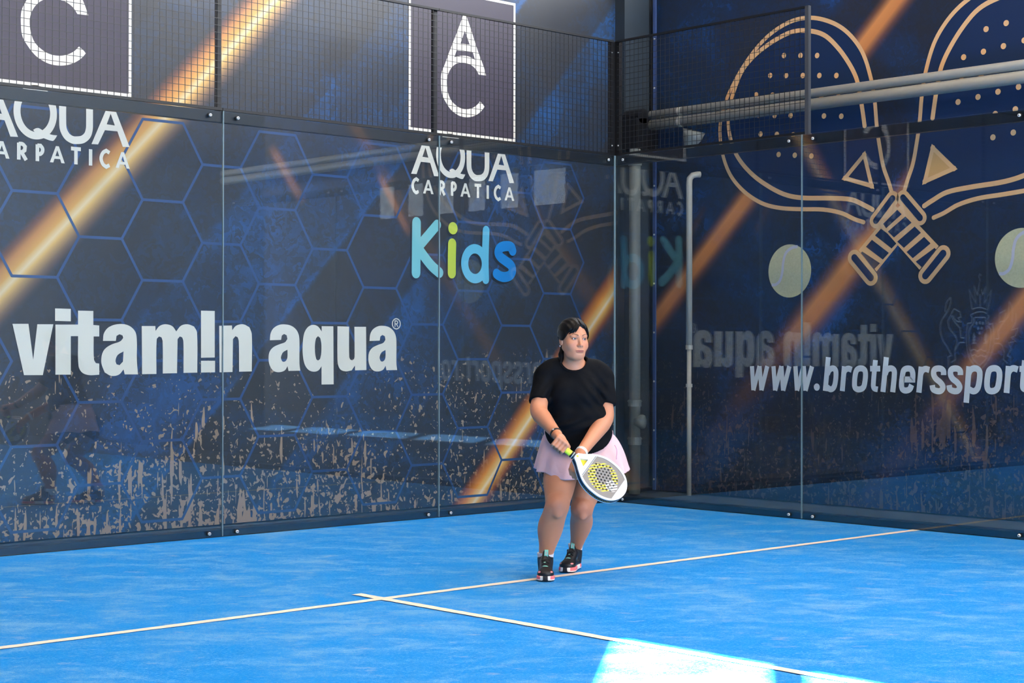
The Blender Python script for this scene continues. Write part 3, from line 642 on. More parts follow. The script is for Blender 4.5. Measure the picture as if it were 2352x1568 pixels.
glyph(Z8, [[(2760,288),(2722,748)], [(2750,410),(2785,350),(2840,325),(2910,345)]])
q = Print('R', 3).add(ribbon(Z8([(3090,323),(3160,345),(3188,412),(3175,575),(3142,680),(3070,715),(3000,695),(2975,612),(2990,432),(3020,350)]), .050, closed=True, corner=70, n=5)); q.build('printed_letter', W2, rb)

# ------------------------------------------------------------------ column, downpipes, horizontal pipes
def on(u, v, y): return hit(u, v, 1, y)
cL, cR = on(1434, 700, 0.60)[0], on(1490, 700, 0.60)[0]
c = thing('steel_column', 'dark painted steel column standing in the corner behind the glass', 'column', ((cL+cR)/2+.02, 0.72, 0))
keep_world(MB().box((cL, 0.60, 0), (cR, 0.80, 6.4)).build('shaft', M_COLUMN), c)
keep_world(MB().box((cL-0.03, 0.58, 0), (cR+0.03, 0.82, 0.03)).build('base_plate', M_STEEL), c)
px = on(1458, 700, 0.42)[0]
MP2 = mat('downpipe_paint', srgb(112, 118, 116), .5, 0, .1, 10)
d = thing('downpipe', 'thick grey cast downpipe with bulging cleanout in the corner', 'pipe', (px, 0.42, 0))
D = lambda z: (px, 0.42, z)
keep_world(MB().tube([D(0), D(3.15)], 0.052, 20).build('pipe', MP2, smooth=True), d)
for z0, z1, r in ((0.80, 0.86, .062), (0.84, 0.85, .068), (0.45, 0.52, .062), (0.50, 0.51, .068), (3.0, 3.08, .062)):
    keep_world(MB().tube([D(z0), D(z1)], r, 20).build('collar', MP2, smooth=False), d)
b = Vector(D(0.66)); dv = Vector((0.55, -0.83, 0)).normalized()
keep_world(MB().tube([b, b+dv*0.075, b+dv*0.095, b+dv*0.105], [.06, .066, .058, .03], 20).build('cleanout_cap', MP2, smooth=True), d)
p0 = np.array([0.93, -0.04, 0])
d = thing('downpipe', 'slim pale grey vertical pipe with elbow behind the side glass', 'pipe', tuple(p0))
zt = hit(1582, 400, 0, 0.93)[2]; zj = hit(1582, 800, 0, 0.93)[2]
V = lambda z, dx=0, dy=0: (p0[0]+dx, p0[1]+dy, z)
keep_world(MB().tube([V(zj), V(zt-0.09), V(zt-0.04, 0.006, 0), V(zt-0.01, .03, -.012), V(zt, .075, -.03), V(zt, .10, -.04)], 0.028, 16).build('upper_pipe', M_PIPE, smooth=True), d)
keep_world(MB().tube([V(0), V(zj)], 0.021, 16).build('lower_pipe', M_PIPE, smooth=True), d)
keep_world(MB().tube([V(zj-0.01), V(zj+0.03)], 0.032, 16).build('collar', M_PIPE), d)
keep_world(MB().tube([V(0.98), V(1.01)], 0.030, 16).build('collar', M_PIPE), d)
XP = 0.90
def zp(u, v): return hit(u, v, 0, XP)[2]
zu0, zu1 = zp(1860, 204), zp(1860, 226); zl0, zl1 = zp(1860, 226), zp(1860, 254)
for lab, za, zb, xo in (('upper of two pale grey horizontal pipes crossing the side mural', zu0, zu1, 0.0), ('lower of two pale grey horizontal pipes crossing the side mural', zl0, zl1, 0.01)):
    zc = (za+zb)/2; r = (za-zb)/2-0.002
    t = thing('horizontal_pipe', lab, 'pipe', (XP+xo, -2, zc), 'horizontal pipes in front of the side mural')
    keep_world(MB().tube([(XP+xo, 0.40, zc), (XP+xo, -7.5, zc)], r, 24).build('pipe', M_PIPE, smooth=True), t)
    keep_world(MB().tube([(XP+xo, 0.02, zc), (XP+xo, 0.06, zc)], r*1.03, 24).build('coupling', M_PIPE), t)
jb = thing('gutter_box', 'black gutter junction box where the pipes meet the corner', 'gutter box', (XP, 0.47, 3.4))
keep_world(MB().box((0.70, 0.40, 3.16), (1.0, 0.58, 3.44)).build('box', M_BLACK), jb)
keep_world(MB().tube([(0.80, 0.40, 3.46), (0.80, 0.60, 3.46)], 0.07, 16).build('inlet', M_BLACK), jb)
fn_ = thing('funnel', 'grey outlet funnel hanging under the horizontal pipes', 'funnel', (0.9, -0.12, 3.1))
keep_world(MB().tube([(0.9, -0.05, 3.06), (0.9, -0.06, 3.14), (0.9, -0.10, 3.22), (0.9, -0.12, 3.285)], [0.035, 0.042, 0.085, 0.105], 20).build('cone', MP2, smooth=True), fn_)
# ------------------------------------------------------------------ smooth solids: signed distance fields -> quad mesh
def rcone(a, b, ra, rb):
    a, b = np.array(a, float), np.array(b, float); ab = b-a; L2 = max(ab @ ab, 1e-12)
    def f(P):
        t = np.clip(((P-a) @ ab)/L2, 0, 1)
        return np.linalg.norm(P-a-t[:, None]*ab, axis=1)-(ra+(rb-ra)*t)
    return f, (a+b)/2, math.sqrt(L2)/2+max(ra, rb)
def chain(pts, rad, n=5):
    # tapering limb along a smooth spine
    P = np.array(pts, float); R = np.array(rad, float); m = len(P); Q, S = [], []
    for i in range(m-1):
        p0, p1, p2, p3 = P[max(i-1, 0)], P[i], P[i+1], P[min(i+2, m-1)]; r0, r1, r2, r3 = R[max(i-1, 0)], R[i], R[i+1], R[min(i+2, m-1)]
        for k in range(n):
            t = k/n; h = lambda a, b, c_, d: 0.5*((2*b)+(c_-a)*t+(2*a-5*b+4*c_-d)*t*t+(3*b-a-3*c_+d)*t**3)
            Q.append(h(p0, p1, p2, p3)); S.append(h(r0, r1, r2, r3))
    Q.append(P[-1]); S.append(R[-1]); pr = [rcone(Q[i], Q[i+1], S[i], S[i+1]) for i in range(len(Q)-1)]
    def f(X, c=None, rad=None):
        d = np.full(len(X), 0.3)
        for g, gc, gr in pr:
            if c is not None and np.linalg.norm(gc-c)-gr > rad+0.05: continue
            d = np.minimum(d, g(X))
        return d
    cen = P.mean(0); return f, cen, float(np.max(np.linalg.norm(np.array(Q)-cen, axis=1)+np.array(S))), True
def ell(c, r, rot=None):
    c, r = np.array(c, float), np.array(r, float); M = np.eye(3) if rot is None else np.array(rot, float)
    def f(P):
        q = (P-c) @ M; k0 = np.linalg.norm(q/r, axis=1); k1 = np.linalg.norm(q/(r*r), axis=1)
        return k0*(k0-1)/np.maximum(k1, 1e-9)
    return f, c, float(r.max())
def cut(prim, pt, nrm):
    # keep only the side of the plane the normal points away from
    f0, c, r = prim[:3]; pt, nrm = np.array(pt, float), np.array(nrm, float)/np.linalg.norm(nrm)
    if len(prim) > 3: return (lambda P, c_=None, rad=None: np.maximum(f0(P, c_, rad), (P-pt) @ nrm)), c, r, True
    return (lambda P: np.maximum(f0(P), (P-pt) @ nrm)), c, r
def frame(prim, O, M):
    # prim given in a local frame with origin O and row axes M
    f0, c, r = prim[:3]; O, M = np.array(O, float), np.array(M, float)
    if len(prim) > 3: return (lambda P, c_=None, rad=None: f0((P-O) @ M.T, None if c_ is None else (c_-O) @ M.T, rad)), O+np.array(c) @ M, r, True
    return (lambda P: f0((P-O) @ M.T)), O+np.array(c) @ M, r
class Solid:
    def __init__(s, margin=0.02): s.ops = []; s.post = None; s.margin = margin
    def u(s, prim, k=0.02): s.ops.append(('u', prim, k)); return s
    def sub(s, prim, k=0.006): s.ops.append(('s', prim, k)); return s
    def ev(s, P, c=None, rad=None):
        d = np.full(len(P), 1.0)
        for op, prim, k in s.ops:
            f, pc, pr = prim[:3]
            if c is not None and np.linalg.norm(pc-c)-pr > rad+k+s.margin: continue
            e = f(P, c, rad) if len(prim) > 3 else f(P)
            if op == 'u':
                h = np.maximum(k-np.abs(d-e), 0)/max(k, 1e-9); d = np.minimum(d, e)-h*h*k*0.25
            else:
                e = -e; h = np.maximum(k-np.abs(d-e), 0)/max(k, 1e-9); d = np.maximum(d, e)+h*h*k*0.25
        if s.post is not None: d = s.post(P, d)
        return d
    def bounds(s):
        lo = np.min([p[1]-p[2] for o, p, k in s.ops if o == 'u'], axis=0); hi = np.max([p[1]+p[2] for o, p, k in s.ops if o == 'u'], axis=0); return lo-0.03, hi+0.03
def surface(sol, h, B=20, lo=None, hi=None):
    l0, h0 = sol.bounds(); lo = l0 if lo is None else np.array(lo); hi = h0 if hi is None else np.array(hi)
    n = np.ceil((hi-lo)/(h*B)).astype(int); N = n*B+4
    blocks = np.stack(np.meshgrid(*[np.arange(k) for k in n], indexing='ij'), -1).reshape(-1, 3)
    cen = lo+(blocks+0.5)*B*h; half = B*h*0.5*math.sqrt(3)
    dc = sol.ev(cen); act = blocks[np.abs(dc) < half*1.35+0.02]
    g = np.arange(B+1); G = np.stack(np.meshgrid(g, g, g, indexing='ij'), -1).reshape(-1, 3)
    IDS, POS, Q = [], [], []
    corners = np.array([(i, j, k) for i in (0, 1) for j in (0, 1) for k in (0, 1)])
    edges = [(a, b) for a in range(8) for b in range(a+1, 8) if abs(corners[a]-corners[b]).sum() == 1]
    def gid(c): return ((c[:, 0]+1)*N[1]+(c[:, 1]+1))*N[2]+(c[:, 2]+1)
    for bk in act:
        base = bk*B; P = lo+(base+G)*h
        D = sol.ev(P, lo+(base+B/2)*h, half).reshape(B+1, B+1, B+1); S = D < 0
        if S.all() or not S.any(): continue
        C = np.stack([S[i:i+B, j:j+B, k:k+B] for i, j, k in corners], -1); cnt = C.sum(-1)
        idx = np.argwhere((cnt > 0) & (cnt < 8))
        V = np.stack([D[idx[:, 0]+i, idx[:, 1]+j, idx[:, 2]+k] for i, j, k in corners], -1)
        acc = np.zeros((len(idx), 3)); num = np.zeros(len(idx))
        for a, b in edges:
            m = (V[:, a] < 0) != (V[:, b] < 0); t = np.where(m, V[:, a]/np.where(m, V[:, a]-V[:, b], 1), 0)
            acc += np.where(m[:, None], corners[a]+t[:, None]*(corners[b]-corners[a]), 0); num += m
        IDS.append(gid(idx+base)); POS.append(lo+(idx+base+acc/num[:, None])*h)
        for ax in range(3):
            sl = [slice(0, B)]*3; sh = [slice(0, B)]*3; sh[ax] = slice(1, B+1)
            s0, s1 = S[tuple(sl)], S[tuple(sh)]; e = np.argwhere(s0 != s1)
            if not len(e): continue
            flip = s0[tuple(e.T)]; c = e+base; o1, o2 = np.zeros(3, int), np.zeros(3, int); o1[(ax+1) % 3] = 1; o2[(ax+2) % 3] = 1
            q = np.stack([gid(c-o1-o2), gid(c-o2), gid(c), gid(c-o1)], 1)
            q[~flip] = q[~flip][:, ::-1]; Q.append(q)
    ids = np.concatenate(IDS); pos = np.concatenate(POS); Q = np.concatenate(Q)
    uid, first = np.unique(ids, return_index=True); pos = pos[first]
    F = np.searchsorted(uid, Q); F = np.minimum(F, len(uid)-1); ok = (uid[F] == Q).all(1)
    return pos, F[ok]
def relax(pos, F, it=2, lam=0.5):
    for _ in range(it):
        acc = np.zeros_like(pos); n = np.zeros(len(pos))
        for a, b in ((0, 1), (1, 2), (2, 3), (3, 0)):
            np.add.at(acc, F[:, a], pos[F[:, b]]); np.add.at(acc, F[:, b], pos[F[:, a]])
            n += np.bincount(F[:, a], minlength=len(pos))+np.bincount(F[:, b], minlength=len(pos))
        pos = pos*(1-lam)+lam*acc/np.maximum(n, 1)[:, None]
    return pos
def np_mesh(name, pos, F, m, parent, color=None):
    me = bpy.data.meshes.new(name); nf = len(F); k = F.shape[1]
    me.vertices.add(len(pos)); me.vertices.foreach_set('co', pos.astype(np.float32).ravel())
    me.loops.add(nf*k); me.loops.foreach_set('vertex_index', F.astype(np.int32).ravel())
    me.polygons.add(nf); me.polygons.foreach_set('loop_start', np.arange(0, nf*k, k, dtype=np.int32)); me.polygons.foreach_set('loop_total', np.full(nf, k, np.int32))
    me.polygons.foreach_set('use_smooth', np.ones(nf, bool)); me.update(); me.validate()
    if color is not None:
        at = me.color_attributes.new('tint', 'FLOAT_COLOR', 'POINT'); at.data.foreach_set('color', np.concatenate([color, np.ones((len(color), 1))], 1).astype(np.float32).ravel())
    return link(name, me, m, parent)
def tint_mat(name, rough, bump=0.0, bscale=200, sss=0.0, spec=0.5, sheen=0.0, mottled=0.0):
    t = NT(name); p = t.principled(i_Roughness=rough); p.inputs['Specular IOR Level'].default_value = spec
    c = t.n('ShaderNodeVertexColor', layer_name='tint').outputs[0]; o = t.coord()
    if mottled:
        nz = t.noise(o, 22, 4, 0.6); c = t.mix(t.math('MULTIPLY', nz, mottled), c, t.mix(0.5, c, srgb(190, 110, 90)))
    t.put(p.inputs['Base Color'], c); p.inputs['Sheen Weight'].default_value = sheen
    if sss:
        p.inputs['Subsurface Weight'].default_value = sss; p.inputs['Subsurface Radius'].default_value = (0.010, 0.004, 0.002); p.inputs['Subsurface Scale'].default_value = 0.6
    if bump: t.put(p.inputs['Normal'], t.bump(t.noise(o, bscale, 3, 0.6), bump, 0.002))
    return t.m
def lin(*c): return np.array(srgb(*c)[:3])

# ------------------------------------------------------------------ the player
D0 = 9.86
base_w = at_depth(1322, 1325, D0); ORG = np.array([base_w[0], base_w[1], 0.0])
RX = np.array([math.cos(YAW), -math.sin(YAW), 0]); RY = np.array([math.sin(YAW), math.cos(YAW), 0])
def p(u, v, D):
    # pixel + distance along the view -> the player's own axes (x to the right, y away, z up)
    q = at_depth(u, v, D)-ORG; return np.array([q @ RX, q @ RY, q[2]])
player = thing('person', 'woman in black t-shirt and pink skirt holding a padel racket', 'person', tuple(ORG))
player.rotation_euler = (0, 0, -YAW)
SKIN = lin(204, 136, 100)
M_SKIN = tint_mat('skin', 0.48, 0.12, 260, 0.0, 0.4, mottled=0.35)

HO = p(1317.5, 778, 9.715); hy = math.radians(23); hr = math.radians(-2.0)
HM = np.array([[math.cos(hy), math.sin(hy), 0], [-math.sin(hy), math.cos(hy), 0], [0, 0, 1.0]])   # rows: face right, back, up
rr = np.array([[math.cos(hr), 0, math.sin(hr)], [0, 1, 0], [-math.sin(hr), 0, math.cos(hr)]]); HM = rr @ HM
HS = 1.0
def hp(x, y, z): return HO+np.array([x, y, z]) @ HM
def hd(prim): return frame(prim, HO, HM)
def head_ops(s):
    s.u(hd(ell((0, .018, .034), (.0745, .092, .080))), .0)
    s.u(hd(ell((0, -.022, -.018), (.0675, .066, .088))), .03)
    s.u(hd(ell((0, -.030, -.060), (.0555, .054, .050))), .02)
    s.u(hd(ell((0, -.067, -.099), (.022, .018, .016))), .02)
    s.u(hd(ell((0, -.030, -.098), (.050, .045, .026))), .025)
    for k in (-1, 1):
        s.u(hd(rcone((k*.052, .004, -.052), (k*.018, -.062, -.098), .016, .013)), .025)
        s.u(hd(ell((k*.038, -.058, -.036), (.026, .024, .028))), .022)
        s.u(hd(rcone((k*.012, -.081, .0175), (k*.046, -.071, .0175), .0085, .0065)), .012)
        s.sub(hd(ell((k*.0315, -.0985, .0005), (.020, .0135, .0115))), .012)
    s.u(hd(rcone((0, -.079, .014), (0, -.103, -.034), .0065, .0095)), .012)
    s.u(hd(ell((0, -.1045, -.0365), (.0105, .0105, .0095))), .008)
    s.u(hd(ell((0, -.066, -.068), (.036, .029, .030))), .02)
    for k in (-1, 1):
        s.u(hd(ell((k*.0112, -.0935, -.0405), (.0078, .0105, .0070))), .006)
        s.sub(hd(ell((k*.0068, -.1035, -.0475), (.0036, .0048, .003))), .003)
        s.u(hd(ell((k*.0315, -.0735, .0005), (.0150, .0145, .0128))), .005)
        s.sub(hd(ell((k*.0315, -.0900, -.0006), (.0142, .0120, .0050))), .002)
    s.u(hd(ell((0, -.0940, -.0664), (.0235, .0052, .0040))), .006)
    s.u(hd(ell((0, -.0930, -.0752), (.0208, .0064, .0052))), .006)
    s.sub(hd(rcone((-.0205, -.0968, -.0705), (.0205, -.0968, -.0705), .0010, .0010)), .004)
    s.sub(hd(rcone((-.016, -.0975, -.0855), (.016, -.0975, -.0855), .004, .004)), .008)
    for k in (-1, 1):
        s.u(hd(ell((k*.0755, .012, -.010), (.0075, .018, .031), [[1, 0, 0], [0, .97, .24], [0, -.24, .97]])), .006)
        s.sub(hd(ell((k*.0845, .009, -.006), (.0065, .0095, .017))), .004)
# --- limbs
S1, E1, W1 = p(1250, 864, 9.79), p(1236, 945, 9.66), p(1279, 998, 9.43)
S2, E2, W2 = p(1385, 868, 9.85), p(1391, 962, 9.77), p(1334, 1040, 9.485)
H1, K1, C1, A1 = p(1290, 1062, 9.87), p(1280, 1160, 9.63), p(1264, 1212, 9.71), p(1253, 1281, 9.745)
H2, K2, C2, A2 = p(1364, 1062, 9.99), p(1337, 1166, 9.86), p(1335, 1202, 9.985), p(1322, 1263, 10.105)
# racket frame: butt -> tip runs along HA
RC = p(1319, 1048, 9.325); HA = p(1430, 1137, 9.315)-RC; HA /= np.linalg.norm(HA)
PU = np.array([-HA[2], 0, HA[0]]); PU /= np.linalg.norm(PU)
if PU[2] < 0: PU = -PU
RN = -math.cos(math.radians(40))*np.array([0, 1.0, 0])+math.sin(math.radians(40))*PU; RN -= HA*(RN @ HA); RN /= np.linalg.norm(RN)
HB = RC-HA*0.145                                               # butt of the handle
NU, NF = PU, np.array([0, -1.0, 0])
body = Solid()
head_ops(body)
nk0, nk1 = p(1317, 850, 9.80), p(1318, 806, 9.755)
body.u(rcone(nk0, nk1, .064, .057), .02)
body.u(rcone(p(1316, 842, 9.80), S1, .050, .046), .03); body.u(rcone(p(1318, 842, 9.81), S2, .050, .048), .03)
body.u(ell(p(1318, 895, 9.82), (.155, .105, .15)), .05); body.u(ell(p(1328, 965, 9.82), (.165, .12, .15)), .06); body.u(ell(p(1330, 1035, 9.88), (.175, .125, .12)), .06)
for S_, E_, W_2, r0 in ((S1, E1, W1, .056), (S2, E2, W2, .060)):
    v_ = E_+(W_2-E_)*.28
    body.u(chain([S_, S_+(E_-S_)*.5, E_+(S_-E_)*.1, E_+(W_2-E_)*.12, v_, E_+(W_2-E_)*.65, W_2], [.046, .047, .0505, .0495, .0475, .038, .0305], 8), .03)
for H_, K_, C_, A_, rk, rc_, ra in ((H1, K1, C1, A1, .0710, .0735, .0395), (H2, K2, C2, A2, .0680, .0670, .0355)):
    body.u(chain([H_, H_+(K_-H_)*.5, H_+(K_-H_)*.85, K_, K_+(C_-K_)*.45, C_, C_+(A_-C_)*.55, A_+np.array([0, 0, .01]), A_-np.array([0, 0, .04])],
                 [.108, .093, rk*1.05, rk, rc_*.94, rc_, ra*1.28, ra*1.02, ra], 10), .03)
    body.u(ell(K_+np.array([0, -.056, .010]), (.032, .018, .034)), .02); body.u(ell(K_+np.array([.0, -.052, -.045]), (.02, .016, .022)), .02)
# --- right hand closed round the grip (image left)
def q_(t): return HB+HA*t
GR = 0.0175
tset = (0.008, 0.029, 0.051, 0.074)
for i, t_ in enumerate(tset):
    Q = q_(t_); r = (.0088, .0098, .0104, .0102)[i]
    mcp = Q+NU*.026+NF*.021; pip = Q-NU*.019+NF*(.0275); dip = Q-NU*.0300+NF*.002; tip = Q-NU*.012-NF*.0255
    body.u(rcone(W1+(mcp-W1)*.25, mcp, .019, r*1.12), .012)
    body.u(rcone(mcp, pip, r*1.12, r*1.02), .004); body.u(rcone(pip, dip, r*1.02, r*.95), .003); body.u(rcone(dip, tip, r*.95, r*.85), .003)
    body.u(ell(mcp+NF*.003, (r*1.12,)*3), .006)
body.u(ell((W1+q_(.042)+NU*.022+NF*.012)/2+NF*.006, (.028, .022, .026)), .02)
th0 = W1+(q_(.065)+NU*.03-W1)*.35-NF*.004; th1 = q_(.062)+NU*.030-NF*.006; th2 = q_(.088)+NU*.022-NF*.016; th3 = q_(.098)+NU*.004-NF*.026
body.u(rcone(th0, th1, .017, .0125), .012); body.u(rcone(th1, th2, .0122, .0108), .004); body.u(rcone(th2, th3, .0108, .0088), .003)
# --- left hand supporting the throat from behind (image right)
pb = p(1327, 1058, 9.44)
body.u(rcone(W2, pb, .029, .027), .015); body.u(ell(p(1324, 1064, 9.432), (.031, .019, .034)), .012)
for i, (u0, v0, u1, v1, u2, v2) in enumerate(((1313.5, 1066, 1309.5, 1078, 1311, 1089), (1318.5, 1070, 1315, 1084, 1316.5, 1096), (1324, 1072, 1321.5, 1087, 1322.5, 1098), (1330, 1072, 1328, 1085, 1327.5, 1095))):
    a, b, c_ = p(u0, v0, 9.425), p(u1, v1, 9.40), p(u2, v2, 9.405)
    body.u(rcone(a, b, .0105, .0098), .005); body.u(rcone(b, c_, .0098, .0080), .003)
body.u(rcone(p(1331, 1056, 9.42), p(1342, 1066, 9.385), .014, .0115), .01); body.u(rcone(p(1342, 1066, 9.385), p(1347, 1077, 9.37), .0112, .009), .004)

def skin_tint(P):
    c = np.tile(SKIN, (len(P), 1)); q = (P-HO) @ HM.T
    def blend(mask, col): nonlocal c; m = np.clip(mask, 0, 1)[:, None]; c = c*(1-m)+np.array(col)*m
    front = np.clip((-q[:, 1]-.035)/.02, 0, 1)*(np.abs(q[:, 2]) < .14)
    g = lambda x, z, sx, sz: np.exp(-(((q[:, 0]-x)/sx)**2+((q[:, 2]-z)/sz)**2))
    for k in (-1, 1):
        blend(front*.35*g(k*.038, -.036, .022, .02), lin(206, 116, 92))
        # eyebrows
        t = (k*q[:, 0]-.012)/.036; arch = .0182+.0088*np.sin(np.clip(t, 0, 1)*1.9)-.0040*np.clip(t-.75, 0, 1)*4
        blend(front*((t > 0) & (t < 1))*np.exp(-((q[:, 2]-arch)/(.0037-.0015*np.clip(t, 0, 1)))**2)*1.0, lin(30, 20, 18))
        # lash line
        e = ((q[:, 0]-k*.0315)/.0150)**2+((q[:, 2]-.0002)/.0072)**2
        blend(front*np.exp(-((e-.82)/.40)**2)*np.where(q[:, 2] > .0005, .95, .5), lin(46, 30, 28))
        blend(front*.28*g(k*.0315, .009, .02, .006), lin(150, 92, 76))
    blend(front*.8*np.exp(-((q[:, 0]/.0235)**4+((q[:, 2]+.0718)/.0070)**4)), lin(158, 72, 68))
    blend(front*.9*np.exp(-((q[:, 0]/.0245)**6+((q[:, 2]+.0704)/.0016)**2)), lin(88, 36, 40))
    blend(front*.25*g(0, -.037, .014, .01), lin(206, 116, 92))
    # knees a little ruddier, hands too
    for K_ in (K1, K2): blend(.35*np.exp(-(np.linalg.norm(P-K_-np.array([0, -.06, 0]), axis=1)/.06)**2), lin(198, 116, 90))
    blend(.25*np.exp(-(np.linalg.norm(P-q_(.045), axis=1)/.06)**2), lin(206, 128, 100))
    return c
zcut = float(p(1317, 862, 9.76)[2])
fine = Solid(0.07); head_ops(fine); fine.u(rcone(nk0, nk1, .064, .057), .02)
fine.u(rcone(p(1316, 842, 9.80), S1, .050, .046), .03); fine.u(rcone(p(1318, 842, 9.81), S2, .050, .048), .03); fine.u(ell(p(1318, 895, 9.82), (.155, .105, .15)), .05)
lo_h = np.array([HO[0]-.15, HO[1]-.17, zcut-.02]); hi_h = np.array([HO[0]+.15, HO[1]+.17, HO[2]+.15])
fine.post = lambda P, d: np.maximum(d, (zcut-.012)-P[:, 2])
Pf, Ff = surface(fine, 0.0017, 16, lo_h, hi_h)
body.post = lambda P, d: np.maximum(d, P[:, 2]-(zcut+.004))
lo_b, hi_b = body.bounds(); hi_b[2] = zcut+.03
Pb, Fb = surface(body, 0.0029, 16, lo_b, hi_b)
Pb = relax(Pb, Fb, 2, .5)
PP = np.concatenate([Pb, Pf]); FF = np.concatenate([Fb, Ff+len(Pb)])
figure = np_mesh('body', PP, FF, M_SKIN, player, skin_tint(PP))

# eyes
def eye_mat():
    t = NT('eye'); o = t.coord(); pr = t.principled(i_Roughness=0.08)
    s = t.n('ShaderNodeSeparateXYZ', i_0=o)
    d = t.math('SQRT', t.math('ADD', t.math('POWER', s.outputs[0], 2.0), t.math('POWER', s.outputs[2], 2.0)))
    front = t.math('LESS_THAN', s.outputs[1], 0.0)
    r = t.ramp(t.math('DIVIDE', d, 0.0125), [(0.0, (0.004, 0.004, 0.004)), (0.20, (0.004, 0.004, 0.004)), (0.24, srgb(70, 58, 48)), (0.44, srgb(62, 58, 54)), (0.50, srgb(40, 38, 38)), (0.55, srgb(205, 198, 194))])
    t.put(pr.inputs['Base Color'], t.mix(front, srgb(205, 198, 194), r.outputs[0])); return t.m
M_EYE = eye_mat()
def uv_sphere(r, nu=24, nv=16):
    vs_ = [(0, 0, r)]+[(r*math.sin(PI*j/nv)*math.cos(2*PI*i/nu), r*math.sin(PI*j/nv)*math.sin(2*PI*i/nu), r*math.cos(PI*j/nv)) for j in range(1, nv) for i in range(nu)]+[(0, 0, -r)]
    fs = [(0, 1+i, 1+(i+1) % nu) for i in range(nu)]
    fs += [(1+j*nu+i, 1+(j+1)*nu+i, 1+(j+1)*nu+(i+1) % nu, 1+j*nu+(i+1) % nu) for j in range(nv-2) for i in range(nu)]
    e = 1+(nv-2)*nu; fs += [(e+i, len(vs_)-1, e+(i+1) % nu) for i in range(nu)]
    return vs_, fs
for k in (-1, 1):
    o = MB().add(*uv_sphere(.0126)).build('eye', M_EYE, player, smooth=True, loc=tuple(hp(k*.0315, -.0735, .0003)))
    o.rotation_euler = (0, 0, hy+math.radians(4))

# hair: cap swept back to a low ponytail, parted, fringe brushed to the side
hair = Solid(0.06)
_c1, _c2 = ell((0, .018, .034), (.0745, .092, .080))[0], ell((0, -.022, -.018), (.0675, .066, .088))[0]
def hair_shell(q):
    d1_, d2_ = _c1(q), _c2(q); h = np.maximum(.03-np.abs(d1_-d2_), 0)/.03; d_ = np.minimum(d1_, d2_)-h*h*.0075
    x, y, z = q.T
    line = z-(.0690-10.5*(x-.004)**2+.0025*np.sin(x*190))+.020*np.clip((y+.050)/.04, 0, 1)*(y < .03); side_ = y-(.024+np.maximum(.03-z, 0)*.30)
    hl = np.where(y < .02, np.maximum(line, side_), np.maximum(line, side_)); hl = np.minimum(hl, z+.088)
    part = .0035*np.exp(-((x-.004)/.004)**2)*(y < .03)
    lock = .0013*np.sin(x*230+z*60+y*20)*(z < .11)
    T = np.clip(hl*.62, -.010, .0118)+np.clip(hl*.5, 0, 1)*0+lock*np.clip(hl/.02, 0, 1)-part*np.clip(hl/.02, 0, 1)
    return d_-T
hair.u(hd((hair_shell, np.array([0, .01, .02]), .13)), 0)
for i in range(9):
    f_ = i/8; jx = .0025*math.sin(i*2.3)
    hair.u(hd(chain([(-.002-.020*f_, -.0745+.004*f_, .0830-.006*f_), (-.012-.026*f_+jx, -.0835+.011*f_, .0640-.010*f_), (-.022-.028*f_+jx, -.0850+.022*f_, .0470-.012*f_), (-.028-.030*f_+jx*2, -.0840+.030*f_, .0350-.013*f_)], [.0048, .0042, .0030, .0008], 4)), .002)
for i in range(4):
    f_ = i/3
    hair.u(hd(chain([(.040+.010*f_, -.066+.010*f_, .066-.008*f_), (.054+.008*f_, -.056+.014*f_, .046-.012*f_), (.063+.007*f_, -.044+.014*f_, .022-.016*f_)], [.0055, .0048, .0015], 4)), .003)
hair.u(hd(rcone((-.01, .094, -.035), (-.035, .080, -.095), .026, .020)), .02); hair.u(hd(rcone((-.035, .080, -.095), (-.05, .06, -.14), .020, .008)), .01)
ha_, hb_ = surface(hair, 0.0020, 16)
def hair_mat():
    t = NT('black_hair'); o = t.coord(); pr = t.principled(i_Roughness=0.42); pr.inputs['Specular IOR Level'].default_value = 0.14
    st = t.noise(t.mapping(o, scale=(240, 50, 50)), 1.0, 3, 0.6)
    t.put(pr.inputs['Base Color'], t.mix(st, srgb(4, 4, 6), srgb(16, 14, 16))); t.put(pr.inputs['Normal'], t.bump(st, 0.35, 0.003)); return t.m
M_HAIR = hair_mat()
hair_o = np_mesh('hair', relax(ha_, hb_, 1), hb_, M_HAIR, player)
ms = MB(); rs = random.Random(3)
for i in range(10):
    a = rs.uniform(-1.0, .9); x0 = .055*a
    s0 = hp(x0, -.055+.05*abs(a)*rs.random(), .112-.03*a*a)
    mid = hp(x0+rs.uniform(-.02, .02), -.03+rs.uniform(-.02, .02), .128-.04*a*a+rs.uniform(-.002, .004))
    e = hp(x0*1.2+rs.uniform(-.02, .02), .03+rs.uniform(0, .03), .120-.05*a*a)
    ms.tube([s0, (s0+mid)/2+np.array([0, 0, .002]), mid, e], [.0004, .0004, .0003, .0002], 4, False)
so_ = ms.build('hair_strands', M_HAIR, hair_o); so_['kind'] = 'stuff'
er = MB().add(*uv_sphere(.0045, 10, 8)).build('earring', mat('silver', srgb(225, 225, 230), 0.15, 0.9), player, True, tuple(hp(-.083, .004, -.045)))
